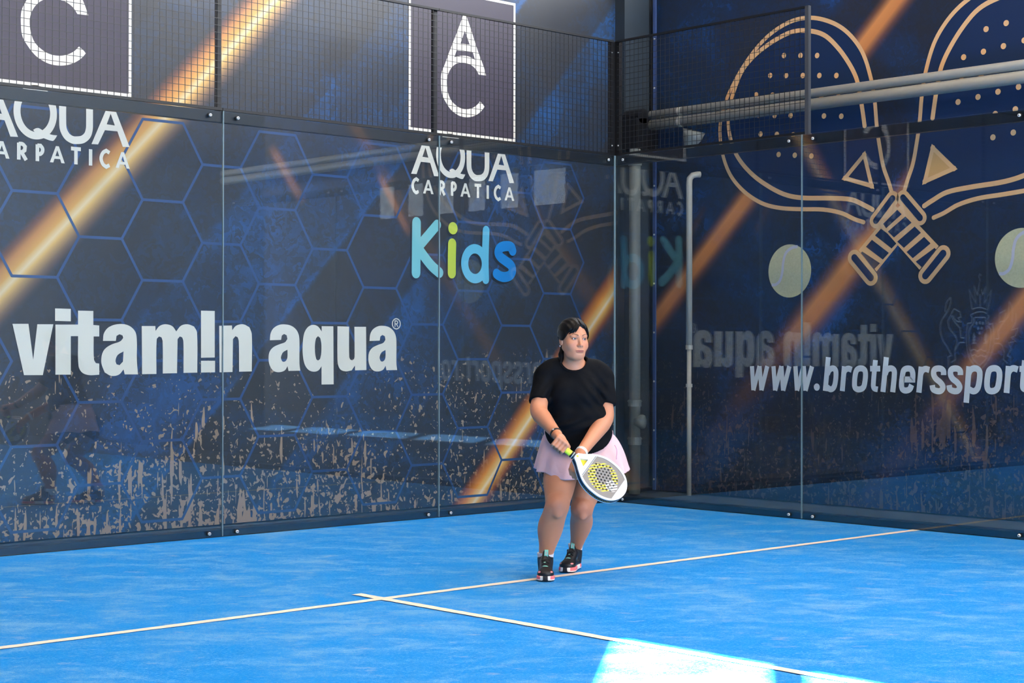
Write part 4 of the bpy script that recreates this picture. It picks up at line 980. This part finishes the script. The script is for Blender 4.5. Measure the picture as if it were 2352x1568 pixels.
# ------------------------------------------------------------------ clothing
def cloth_mat(name, c, rough, fold=0.25, weave=0.12, sheen=0.2, spec=0.25):
    t = NT(name); o = t.coord(); pr = t.principled(i_Roughness=rough); pr.inputs['Sheen Weight'].default_value = sheen; pr.inputs['Specular IOR Level'].default_value = spec
    nz = t.noise(o, 9, 3, 0.5, 0.6); wv = t.noise(o, 520, 2, 0.6)
    d = tuple(x*.9 for x in c[:3])+(1,); l = tuple(min(1, x*1.08) for x in c[:3])+(1,)
    t.put(pr.inputs['Base Color'], t.mix(wv, d, l))
    b1 = t.n('ShaderNodeBump', i_Strength=fold, i_Distance=0.02, i_Height=nz); b2 = t.n('ShaderNodeBump', i_Strength=weave, i_Distance=0.002, i_Height=wv)
    t.t.links.new(b1.outputs[0], b2.inputs['Normal']); t.put(pr.inputs['Normal'], b2.outputs[0]); return t.m
shirt = Solid()
shirt.u(ell(p(1316, 892, 9.815), (.180, .130, .150)), 0)
shirt.u(ell(p(1327, 962, 9.815), (.200, .155, .150)), .06); shirt.u(ell(p(1328.5, 1028, 9.85), (.217, .190, .200)), .05)
shirt.u(ell(p(1293, 906, 9.725), (.075, .062, .072)), .05); shirt.u(ell(p(1340, 909, 9.735), (.075, .062, .072)), .05)
shirt.u(rcone(p(1270, 851, 9.80), p(1366, 854, 9.84), .068, .070), .04)
shirt.u(rcone(p(1305, 836, 9.80), p(1256, 856, 9.79), .052, .060), .03); shirt.u(rcone(p(1330, 836, 9.81), p(1380, 860, 9.85), .052, .064), .03)
h1, h2 = p(1238, 922, 9.70), p(1390.5, 931, 9.80)
d1, d2 = (E1-S1)/np.linalg.norm(E1-S1), (E2-S2)/np.linalg.norm(E2-S2)
s1, s2 = p(1250, 868, 9.79), p(1385, 872, 9.85)
shirt.u(cut(rcone(s1, h1+d1*.03, .0640, .0585), h1, d1+np.array([.08, 0, 0])), .022)
shirt.u(cut(rcone(s2, h2+d2*.03, .0690, .0660), h2, d2), .022)
NKC = p(1317.5, 822, 9.765)
zh = float(p(1328, 988, 9.85)[2]); yh = float(p(1328, 988, 9.86)[1])
ap2 = p(1372, 892, 9.74); ap1 = p(1258, 890, 9.72)
def shirt_post(P, d):
    # hanging folds, strongest from the armpits and round the belly
    x, y, z = P.T
    w2 = np.exp(-((x-ap2[0])/.07)**2-((z-ap2[2]+.03)/.10)**2); w1 = np.exp(-((x-ap1[0])/.05)**2-((z-ap1[2]+.04)/.08)**2)
    f = .0062*w2*np.sin(120*(x*.75+z*.66))+.0052*w1*np.sin(125*(-x*.8+z*.6))
    wb = np.exp(-((z-zh-.06)/.07)**2); f += .0048*wb*np.sin(46*x+7*np.sin(18*z)+3)+.0034*wb*np.sin(70*z+9*x)
    f += .0016*np.sin(23*x+31*z+17*y)
    d = d+f
    inner = d+.007
    hem = (zh+.60*(y-yh)*(y < yh)+.20*(y-yh)*(y >= yh)-.02*np.cos((x-.02)*9))-z
    nk = np.linalg.norm((P-NKC)/np.array([1.0, 1.12, 1.02]), axis=1)-.0820
    return np.maximum(np.maximum(np.maximum(d, -inner), hem), -nk)
shirt.post = shirt_post
SP, SF = surface(shirt, 0.0036, 14)
M_SHIRT = cloth_mat('black_jersey', srgb(10, 11, 15), 0.75, 0.3, 0.1, 0.0, 0.10)
shirt_o = np_mesh('t_shirt', relax(SP, SF, 2), SF, M_SHIRT, player)
# ribbed collar round the neck hole
shirt.post = None; ring = []
for k in range(56):
    a = 2*PI*k/56; ph = np.linspace(-.5, 1.4, 80)
    Q = NKC+np.stack([math.cos(a)*np.cos(ph), 1.12*math.sin(a)*np.cos(ph), -1.02*np.sin(ph)], 1)*.0825
    v_ = shirt.ev(Q); i = np.argmax(v_ < 0); ring.append(Q[max(i-1, 0)] if i else Q[40])
ring = np.array(ring); ring = (ring+np.roll(ring, 1, 0)+np.roll(ring, -1, 0))/3
vs_, fs = [], []
for k in range(56):
    o_ = ring[k]-NKC; o_ = o_/np.linalg.norm(o_); up = np.array([0, 0, 1.0]); up = up-o_*(up @ o_); up /= np.linalg.norm(up); side = o_
    for j in range(10):
        b_ = 2*PI*j/10; vs_.append(ring[k]+up*(.0045*math.cos(b_)-.002)+side*(.0085*math.sin(b_)+.004))
fs = [(k*10+j, k*10+(j+1) % 10, ((k+1) % 56)*10+(j+1) % 10, ((k+1) % 56)*10+j) for k in range(56) for j in range(10)]
MB().add(vs_, fs).build('collar', M_SHIRT, shirt_o, True)

# skirt: flared, falling in soft folds; wrapped over at the front
M_SKIRT = cloth_mat('pink_skirt', srgb(230, 186, 188), 0.7, 0.18, 0.06, 0.1)
def skirt_mesh():
    NT_, NZ = 260, 40; cw = p(1328.5, 996, 9.855); ch = p(1337, 1077, 9.86); V_, F_ = [], []
    zt = cw[2]+.02; zbs = ch[2]
    for j in range(NZ+1):
        s = j/NZ
        for i in range(NT_):
            a = 2*PI*i/NT_; ca, sa = math.cos(a), math.sin(a)             # sa<0 is the front
            fr = max(0, -sa)
            s0 = .10+.42*fr; e = (max(0, s-s0)/(1-s0))**0.75
            hx = .203+(.279-.203)*e+(.008*max(0, ca)*math.sin(PI*min(1, e*1.1))); hyf = .158+(.218-.158)*e
            fold = math.sin(9*a+1.2*math.sin(2*a)+.6)*.55+math.sin(14*a+2.0+1.5*s)*.35+math.sin(5*a+.4)*.3
            amp = .020*s**1.4
            amp *= min(1, e*1.6); rx, ry = hx+amp*fold*abs(ca)*.35+amp*fold*.25, hyf+amp*fold
            # the wrap edge left of the middle sits proud
            zb = zbs-.040*fr**1.6-.012*fr*math.cos(a-1.75*PI+.35)+.006*s*math.sin(7*a)
            cx_ = cw[0]+(ch[0]-cw[0])*s; cy_ = cw[1]+(ch[1]-cw[1])*s
            V_.append((cx_+rx*ca, cy_+ry*sa, zt+(zb-zt)*s))
    for j in range(NZ):
        for i in range(NT_):
            k = (i+1) % NT_; F_.append((j*NT_+i, (j+1)*NT_+i, (j+1)*NT_+k, j*NT_+k))
    return V_, F_
sk = MB().add(*skirt_mesh()).build('skirt', M_SKIRT, player, True)
md = sk.modifiers.new('thickness', 'SOLIDIFY'); md.thickness = .003; md.offset = -1
# seam piping on the outer side
pts = []
for s in np.linspace(.12, .80, 14):
    pts.append(p(1408+7*s+10*s*s+5*math.sin(s*5), 1016+48*s, 9.70+.02*s))
hem_ = MB().tube(pts, .0022, 6).build('seam', mat('pink_seam', srgb(236, 170, 196), .6), sk)
# black undershorts on the thighs
for H_, K_, nm in ((H1, K1, 1), (H2, K2, 2)):
    so_ = Solid(); ax_ = (K_-H_)/np.linalg.norm(K_-H_)
    so_.u(cut(chain([H_, H_+(K_-H_)*.5, H_+(K_-H_)*.85], [.1125, .0975, .078], 4), H_+(K_-H_)*(.325 if nm == 1 else .30), ax_), 0)
    a_, b_ = surface(so_, .005); np_mesh('undershorts', a_, b_, M_SHIRT, player)

# socks and shoes
M_SOCK = mat('white_sock', srgb(232, 226, 232), 0.85, 0, .05, 60, bump=.2)
M_UPPER = tint_mat('shoe_upper', 0.42, .25, 300, spec=.5); M_SOLE = tint_mat('shoe_sole', 0.55, .05, 200)
M_MINT = mat('mint_tape', srgb(126, 206, 192), .6, 0, .05, 80); M_LACE = mat('black_lace', srgb(22, 22, 26), .7, 0, .1, 200, bump=.2)
M_CORAL = mat('coral_print', srgb(240, 120, 120), .6)
def shoe(toe, heel, A_, lab):
    fwd = np.array([toe[0]-heel[0], toe[1]-heel[1], 0]); L = np.linalg.norm(fwd); fwd /= L; lat = np.array([-fwd[1], fwd[0], 0])   # lat: to the shoe's left
    O = np.array([heel[0], heel[1], 0.004]); M = np.array([-lat, fwd, [0, 0, 1.0]])       # rows: right, forward, up
    k = L/.270
    fr = lambda pr: frame(pr, O, M)
    def slab(f2, z0, z1, rnd):
        def f(P):
            q = P.copy(); d2 = f2(q); zc, hz = (z0+z1)/2, (z1-z0)/2
            w = np.stack([d2+rnd, np.abs(q[:, 2]-zc)-hz+rnd], 1)
            return np.minimum(w.max(1), 0)+np.linalg.norm(np.maximum(w, 0), axis=1)-rnd
        return f, np.array([0, .135*k, (z0+z1)/2]), .16*k
    def foot2(P, g=0.0):
        def rc2(a, b, ra, rb):
            a, b = np.array(a), np.array(b); ab = b-a; t = np.clip(((P[:, :2]-a) @ ab)/(ab @ ab), 0, 1); return np.linalg.norm(P[:, :2]-a-t[:, None]*ab, axis=1)-(ra+(rb-ra)*t)
        return np.minimum(rc2((0, .042*k), (0, .13*k), .040, .041), rc2((0, .13*k), (-.002, .220*k), .041, .050))-g
    so_ = Solid(); so_.u(fr(slab(lambda P: foot2(P, .002), 0.0, .030, .007)), 0)
    so_.sub(fr(ell((0, .30*k, -.012), (.06, .055, .018))), .006)
    a_, b_ = surface(so_, .0026); q = (a_-O) @ M.T
    col = np.tile(lin(238, 232, 226), (len(q), 1))
    pink = (q[:, 2] > .011) & ((np.abs(q[:, 0]) > .029) & (q[:, 1] > .15*k) | (q[:, 1] < .07*k)); col[pink] = lin(246, 118, 124)
    blk = (np.abs(q[:, 0]) < .0135+.35*np.maximum(0, .014-q[:, 2])) & (q[:, 1] > .2*k) | (q[:, 2] < .0045); col[blk] = lin(28, 30, 38)
    ob = np_mesh('shoe_sole', a_, b_, M_SOLE, player, col)
    up = Solid()
    up.u(fr(slab(lambda P: foot2(P, -.003), .022, .052, .012)), 0)
    up.u(fr(ell((-.001, .214*k, .040), (.043, .050, .030))), .012)
    up.u(fr(chain([(0, .19*k, .045), (0, .14*k, .062), (0, .10*k, .082), (0, .07*k, .098)], [.034, .035, .034, .031], 4)), .014)
    up.u(fr(cut(chain([(0, .040*k, .05), (0, .040*k, .085), (0, .042*k, .118)], [.042, .0462, .0465], 4), (0, .04*k, .110), (0, -.15, 1))), .010)
    up.u(fr(chain([(0, .104*k, .096), (0, .090*k, .122), (0, .084*k, .138)], [.022, .020, .017], 4)), .008)
    Al = (A_-O) @ M.T
    up.sub(fr(rcone((Al[0], Al[1], .122), (Al[0], Al[1]-.004, .19), .030, .036)), .006)
    a_, b_ = surface(up, .0026); q = (a_-O) @ M.T
    col = np.tile(lin(20, 21, 26), (len(q), 1)); x, y, z = q.T
    def blob(cx_, cy_, cz, r, c_): col[np.sqrt(((x-cx_)/r[0])**2+((y-cy_)/r[1])**2+((z-cz)/r[2])**2) < 1] = c_
    for s in (-1, 1):
        blob(s*.030, .238*k, .050, (.013, .016, .006), lin(240, 140, 142))
        blob(s*.042, .10*k, .065, (.012, .03, .012), lin(120, 150, 150))
    blob(0, .196*k, .078, (.016, .010, .006), lin(120, 190, 178)); blob(.004, .150*k, .099, (.007, .010, .012), lin(150, 210, 190))
    gl = (np.abs(x) > .02) & (y > .19*k) & (z > .055); 
    uo = np_mesh('shoe_upper', a_, b_, M_UPPER, player, col)
    W = lambda v_: O+np.array(v_) @ M
    for i, (yy, zz, hw) in enumerate(((.185, .0795, .020), (.166, .0895, .021), (.147, .0985, .022), (.128, .1075, .023), (.112, .1170, .022))):
        s_ = 1 if i % 2 else -1
        MB().tube([W((-hw, (yy-.006*s_)*k, zz-.010)), W((-hw*.5, (yy-.003*s_)*k, zz-.001)), W((0, yy*k, zz+.0015)), W((hw*.5, (yy+.003*s_)*k, zz-.001)), W((hw, (yy+.006*s_)*k, zz-.010))], .0032, 6).build('lace', M_LACE, uo, True)
    # pull loop on the tongue
    t0 = [W((-.004, .104*k, .118)), W((-.005, .110*k, .132)), W((-.006, .108*k, .150)), W((-.006, .096*k, .157)), W((-.005, .084*k, .148))]
    vs_, fs = [], []
    for i, c_ in enumerate(t0):
        for s in (-1, 1): vs_.append(c_+(-lat)*.011*s)
        if i: fs.append((2*i-2, 2*i-1, 2*i+1, 2*i))
    lp = MB().add(vs_, fs).build('pull_loop', M_MINT, uo); m_ = lp.modifiers.new('thickness', 'SOLIDIFY'); m_.thickness = .003
    for i in range(3):
        c_ = t0[1]+(t0[2]-t0[1])*(.1+.32*i); n_ = fwd*.0025
        MB().tube([c_+n_-(-lat)*.005, c_+n_+(-lat)*.005+np.array([0, 0, .002])], .0012, 4).build('loop_print', M_CORAL, lp)
    sk_ = Solid(); sk_.u(cut(chain([A_+np.array([0, 0, .055]), A_, A_-np.array([0, 0, .03])], [.0520 if lab == 1 else .0475, .0445 if lab == 1 else .0395, .036], 4), A_+np.array([0, 0, .032 if lab == 1 else .040]), (0, 0, 1)), 0)
    a_, b_ = surface(sk_, .003); np_mesh('sock', a_, b_, M_SOCK, player)
def gp(u, v): h = hit(u, v, 2, 0.0)-ORG; return np.array([h @ RX, h @ RY, 0])
t1 = gp(1252.5, 1337); t1[1] += .005; shoe(t1, t1+np.array([.006, .268, 0]), A1, 1)
t2 = gp(1298, 1316.5); t2[1] += .005; shoe(t2, t2+np.array([.075, .250, 0]), A2, 2)

# bracelet and watch
def band(c_, axis, r, w_, n=28, th=.003):
    axis = axis/np.linalg.norm(axis); e1 = np.cross(axis, (0, 0, 1.0)); e1 /= np.linalg.norm(e1); e2 = np.cross(axis, e1); vs_, fs = [], []
    for k in range(n):
        a = 2*PI*k/n; o_ = e1*math.cos(a)+e2*math.sin(a)
        for rr_, s in ((r, -1), (r+th, -1), (r+th, 1), (r, 1)): vs_.append(c_+o_*rr_+axis*w_/2*s)
    for k in range(n):
        k2 = (k+1) % n; fs += [(k*4+j, k*4+(j+1) % 4, k2*4+(j+1) % 4, k2*4+j) for j in range(4)]
    return vs_, fs
ax1 = W1-E1; br = MB().add(*band(W1-(ax1/np.linalg.norm(ax1))*.012, ax1, .0325, .012)).build('bracelet', mat('black_band', srgb(16, 16, 20), .45), player)
nf = np.cross(np.cross(ax1, NF), ax1); nf /= np.linalg.norm(nf)
MB().tube([W1-(ax1/np.linalg.norm(ax1))*.012+nf*.0345+NU*.004, W1-(ax1/np.linalg.norm(ax1))*.012+nf*.0375+NU*.004], .0055, 10).build('bracelet_charm', M_BOLT, br)
ax2 = W2-E2; MB().add(*band(W2-(ax2/np.linalg.norm(ax2))*.008, ax2, .0325, .020)).build('watch', mat('white_strap', srgb(225, 228, 226), .45), player)

# ------------------------------------------------------------------ padel racket
rk = thing('padel_racket', 'white and yellow perforated padel racket held low in both hands', 'racket', tuple(ORG+RX*HB[0]+RY*HB[1]+np.array([0, 0, HB[2]])))
YR = RX*HA[0]+RY*HA[1]+np.array([0, 0, HA[2]]); ZR = RX*RN[0]+RY*RN[1]+np.array([0, 0, RN[2]]); XR = np.cross(YR, ZR)
rk.rotation_euler = Matrix(((XR[0], YR[0], ZR[0]), (XR[1], YR[1], ZR[1]), (XR[2], YR[2], ZR[2]))).to_euler()
HL = 0.145; RL = HL+0.348
def head_outline(off=0.0, n=90):
    # half-widths along the axis
    prof = [(HL+.004, .021), (HL+.03, .040), (HL+.065, .073), (HL+.105, .105), (HL+.15, .1245), (HL+.195, .1300), (HL+.24, .1265), (HL+.28, .1120), (HL+.31, .0900), (HL+.332, .0610), (HL+.3445, .0290)]
    R_ = [(w_-off*1.0, y_) for y_, w_ in prof]; pts = [(max(x_, .002), min(max(y_, HL+off), RL-off)) for x_, y_ in R_]
    pts = pts+[(0, RL-off)]+[(-x_, y_) for x_, y_ in pts[::-1]]
    return smooth(pts, False, 80, 8)
M_RW = mat('racket_white', srgb(224, 224, 222), .3, 0, .03, 20, coat=.3); M_RN = mat('racket_navy', srgb(14, 24, 48), .3, 0, .05, 20); M_RY = mat('racket_yellow', srgb(238, 214, 40), .4)
def prism(outer, holes, z0, z1, dom=0.0):
    loops = [outer, *holes]; tri = tessellate_polygon([[Vector((*q_2, 0)) for q_2 in l] for l in loops]); flat = [q_2 for l in loops for q_2 in l]; n = len(flat)
    vs_ = [(x_, y_, z1) for x_, y_ in flat]+[(x_, y_, z0) for x_, y_ in flat]; fs = [tuple(t_) for t_ in tri]+[tuple(n+i for i in t_[::-1]) for t_ in tri]; o_ = 0
    for l in loops:
        m = len(l); fs += [(o_+i, o_+(i+1) % m, n+o_+(i+1) % m, n+o_+i) for i in range(m)]; o_ += m
    return vs_, fs
OUT = head_outline(0); INN0 = head_outline(.014)
yb = HL+.098                                           # face starts above the throat bridge
INN = [q_2 for q_2 in INN0 if q_2[1] > yb]
thr = [(0.0, HL+.030), (.030, HL+.072), (-.030, HL+.072)]
def bevel(o_, w_, seg=3):
    b = o_.modifiers.new('rounding', 'BEVEL'); b.width = w_; b.segments = seg; b.limit_method = 'ANGLE'; b.angle_limit = math.radians(50); return o_
fr_o = bevel(MB().add(*prism(OUT, [INN, thr], -.019, .019)).build('frame', M_RW, rk), .006)
# navy band round the rim with short yellow marks
vs_, fs = [], []
OB = head_outline(-.0006)
for i, (x_, y_) in enumerate(OB):
    for z_ in (-.0105, .0115): vs_.append((x_, y_, z_))
    if i: fs.append((2*i-2, 2*i-1, 2*i+1, 2*i))
rim = MB().add(vs_, fs).build('rim_band', M_RN, fr_o); m_ = rim.modifiers.new('thickness', 'SOLIDIFY'); m_.thickness = .0012; m_.offset = 0
for side_, rng, mm, st in ((1, range(30, 64, 2), M_RY, 1), (-1, range(30, 64, 2), M_RY, 1)):
    for i in rng:
        j = i if side_ == 1 else len(OB)-1-i
        x_, y_ = OB[j]; x2, y2 = OB[j+1 if side_ == 1 else j-1]; nx, ny = (y2-y_), -(x2-x_); l_ = math.hypot(nx, ny) or 1; nx, ny = nx/l_*side_, ny/l_*side_
        c0 = Vector((x_+nx*.0016, y_+ny*.0016, -.004)); 
        MB().tube([c0, c0+Vector((0, 0, .008))], .0011, 4).build('rim_lettering', mm, rim)
# perforated face
def face_mat():
    t = NT('racket_face'); o = t.coord(); pr = t.principled(i_Roughness=.38); s = t.n('ShaderNodeSeparateXYZ', i_0=o); x, y = s.outputs[0], s.outputs[1]
    # stripes run across at an angle
    ang = math.radians(52); ca, sa = math.cos(ang), math.sin(ang)
    st = t.math('FRACT', t.math('MULTIPLY', t.math('ADD', t.math('MULTIPLY', x, ca), t.math('MULTIPLY', y, sa)), 62.0)); stripe = t.math('GREATER_THAN', st, .48)
    cy_ = t.math('SUBTRACT', y, HL+.196); r = t.math('SQRT', t.math('ADD', t.math('POWER', x, 2.0), t.math('POWER', cy_, 2.0)))
    inner_ = t.math('LESS_THAN', t.math('ADD', t.math('ABSOLUTE', t.math('ADD', x, .012)), t.math('ABSOLUTE', t.math('ADD', cy_, 0.0))), .066)
    ringm = t.math('MULTIPLY', t.math('LESS_THAN', r, .093), t.math('SUBTRACT', 1.0, inner_))
    yel = t.math('MULTIPLY', stripe, ringm)
    c = t.mix(yel, srgb(132, 124, 116), srgb(236, 212, 58))
    wm = t.math('LESS_THAN', t.math('SQRT', t.math('ADD', t.math('POWER', t.math('SUBTRACT', x, .012), 2.0), t.math('POWER', t.math('SUBTRACT', cy_, .068), 2.0))), .036)
    c = t.mix(t.math('MULTIPLY', wm, stripe), c, srgb(240, 238, 230)); t.put(pr.inputs['Base Color'], c); return t.m
holes = []; rot_ = math.radians(0)
for i in range(-6, 7):
    for j in range(-6, 7):
        x_ = i*.0215+(.01075 if j % 2 else 0); y_ = HL+.196+j*.0186
        if math.hypot(x_, y_-(HL+.198)) < .090: holes.append((x_, y_))
hl = [[(hx_+.0062*math.cos(2*PI*k/12), hy_+.0062*math.sin(2*PI*k/12)) for k in range(12)] for hx_, hy_ in holes]
fc = [(x_*1.02, y_) for x_, y_ in INN]
MB().add(*prism(fc, hl, -.0165, .0165)).build('face', face_mat(), rk)
core = MB().add(*prism([(x_*.99, y_) for x_, y_ in INN], [], -.004, .004)).build('core', mat('racket_core', srgb(10, 14, 26), .6), rk)
# printed corner panels and small lettering on the throat panel
tipf = [q_2 for q_2 in fc if q_2[1]-(HL+.196)+(-q_2[0])*0.0 > .105]
if len(tipf) > 3: MB().add(*prism(tipf, [], .0166, .0171)).build('tip_panel', M_RW, rk)
FONT = {'B': [[(0,0),(0,1),(.7,.95),(.75,.6),(0,.52)], [(0,.52),(.85,.45),(.85,.05),(0,0)]], 'L': [[(0,1),(0,0),(.8,0)]], 'A': [[(0,0),(.45,1),(.9,0)], [(.2,.35),(.7,.35)]], 'C': [[(.85,.9),(.4,1),(0,.6),(0,.35),(.4,0),(.85,.1)]], 'K': [[(0,0),(0,1)], [(.85,1),(0,.45),(.85,0)]], 'M': [[(0,0),(0,1),(.45,.4),(.9,1),(.9,0)]]}
def tiny(text, x0, y0, h_, dx, z_, m_, parent, w_=.0012):
    q = MB(); x_ = x0
    for ch in text:
        if ch != ' ':
            for st in FONT[ch]:
                v_, f_ = ribbon([(x_+a*h_*.75, y0+b*h_) for a, b in st], w_); q.add([(a, b, z_) for a, b in v_], f_)
        x_ += dx
    q.build('lettering', m_, parent)
MB().add(*prism([(-.083, yb-.004), (.083, yb-.004), (.083, yb-.001), (-.083, yb-.001)], [], .0185, .0196)).build('throat_line', M_RN, fr_o)
tiny('BLACK', -.055, yb-.020, .009, .0095, .0197, mat('gold_print', srgb(176, 160, 90), .4), fr_o); tiny('MAMBA', .006, yb-.020, .009, .0095, .0197, MATS['gold_print'], fr_o)
# handle
gp_ = MB(); prev = None; pts, rad = [], []
for k in range(40):
    y_ = .008+k*(HL-.030)/39; pts.append((0, y_, 0)); rad.append(.0165+(.0012 if k % 4 < 2 else 0))
hg = MB().tube(pts, rad, 16).build('grip', mat('yellow_grip', srgb(236, 238, 60), .6, 0, .04, 60, bump=.1), rk, True)
MB().tube([(0, 0, 0), (0, .004, 0), (0, .010, 0)], [.017, .0205, .019], 16).build('butt_cap', M_RN, rk, True)
MB().tube([(0, HL-.024, 0), (0, HL-.020, 0), (0, HL-.002, 0), (0, HL+.002, 0)], [.0185, .0205, .0205, .019], 16).build('collar_ring', mat('racket_black', srgb(14, 16, 20), .45), rk, True)
MB().tube([(0, HL-.014, 0), (0, HL-.010, 0)], .0210, 16).build('collar_stripe', M_RW, rk, True)
MB().tube([(0, HL-.002, 0), (0, HL+.012, 0), (0, HL+.03, 0)], [.0195, .0215, .018], 16).build('throat', M_RW, rk, True)
MB().tube([(0, HL+.012, .0205), (0, HL+.012, .0222)], .007, 6).build('badge', M_RY, rk)
MB().add(*prism([(0.0, HL+.028), (.032, HL+.074), (-.032, HL+.074)], [], -.012, .004)).build('throat_insert', M_RY, rk)
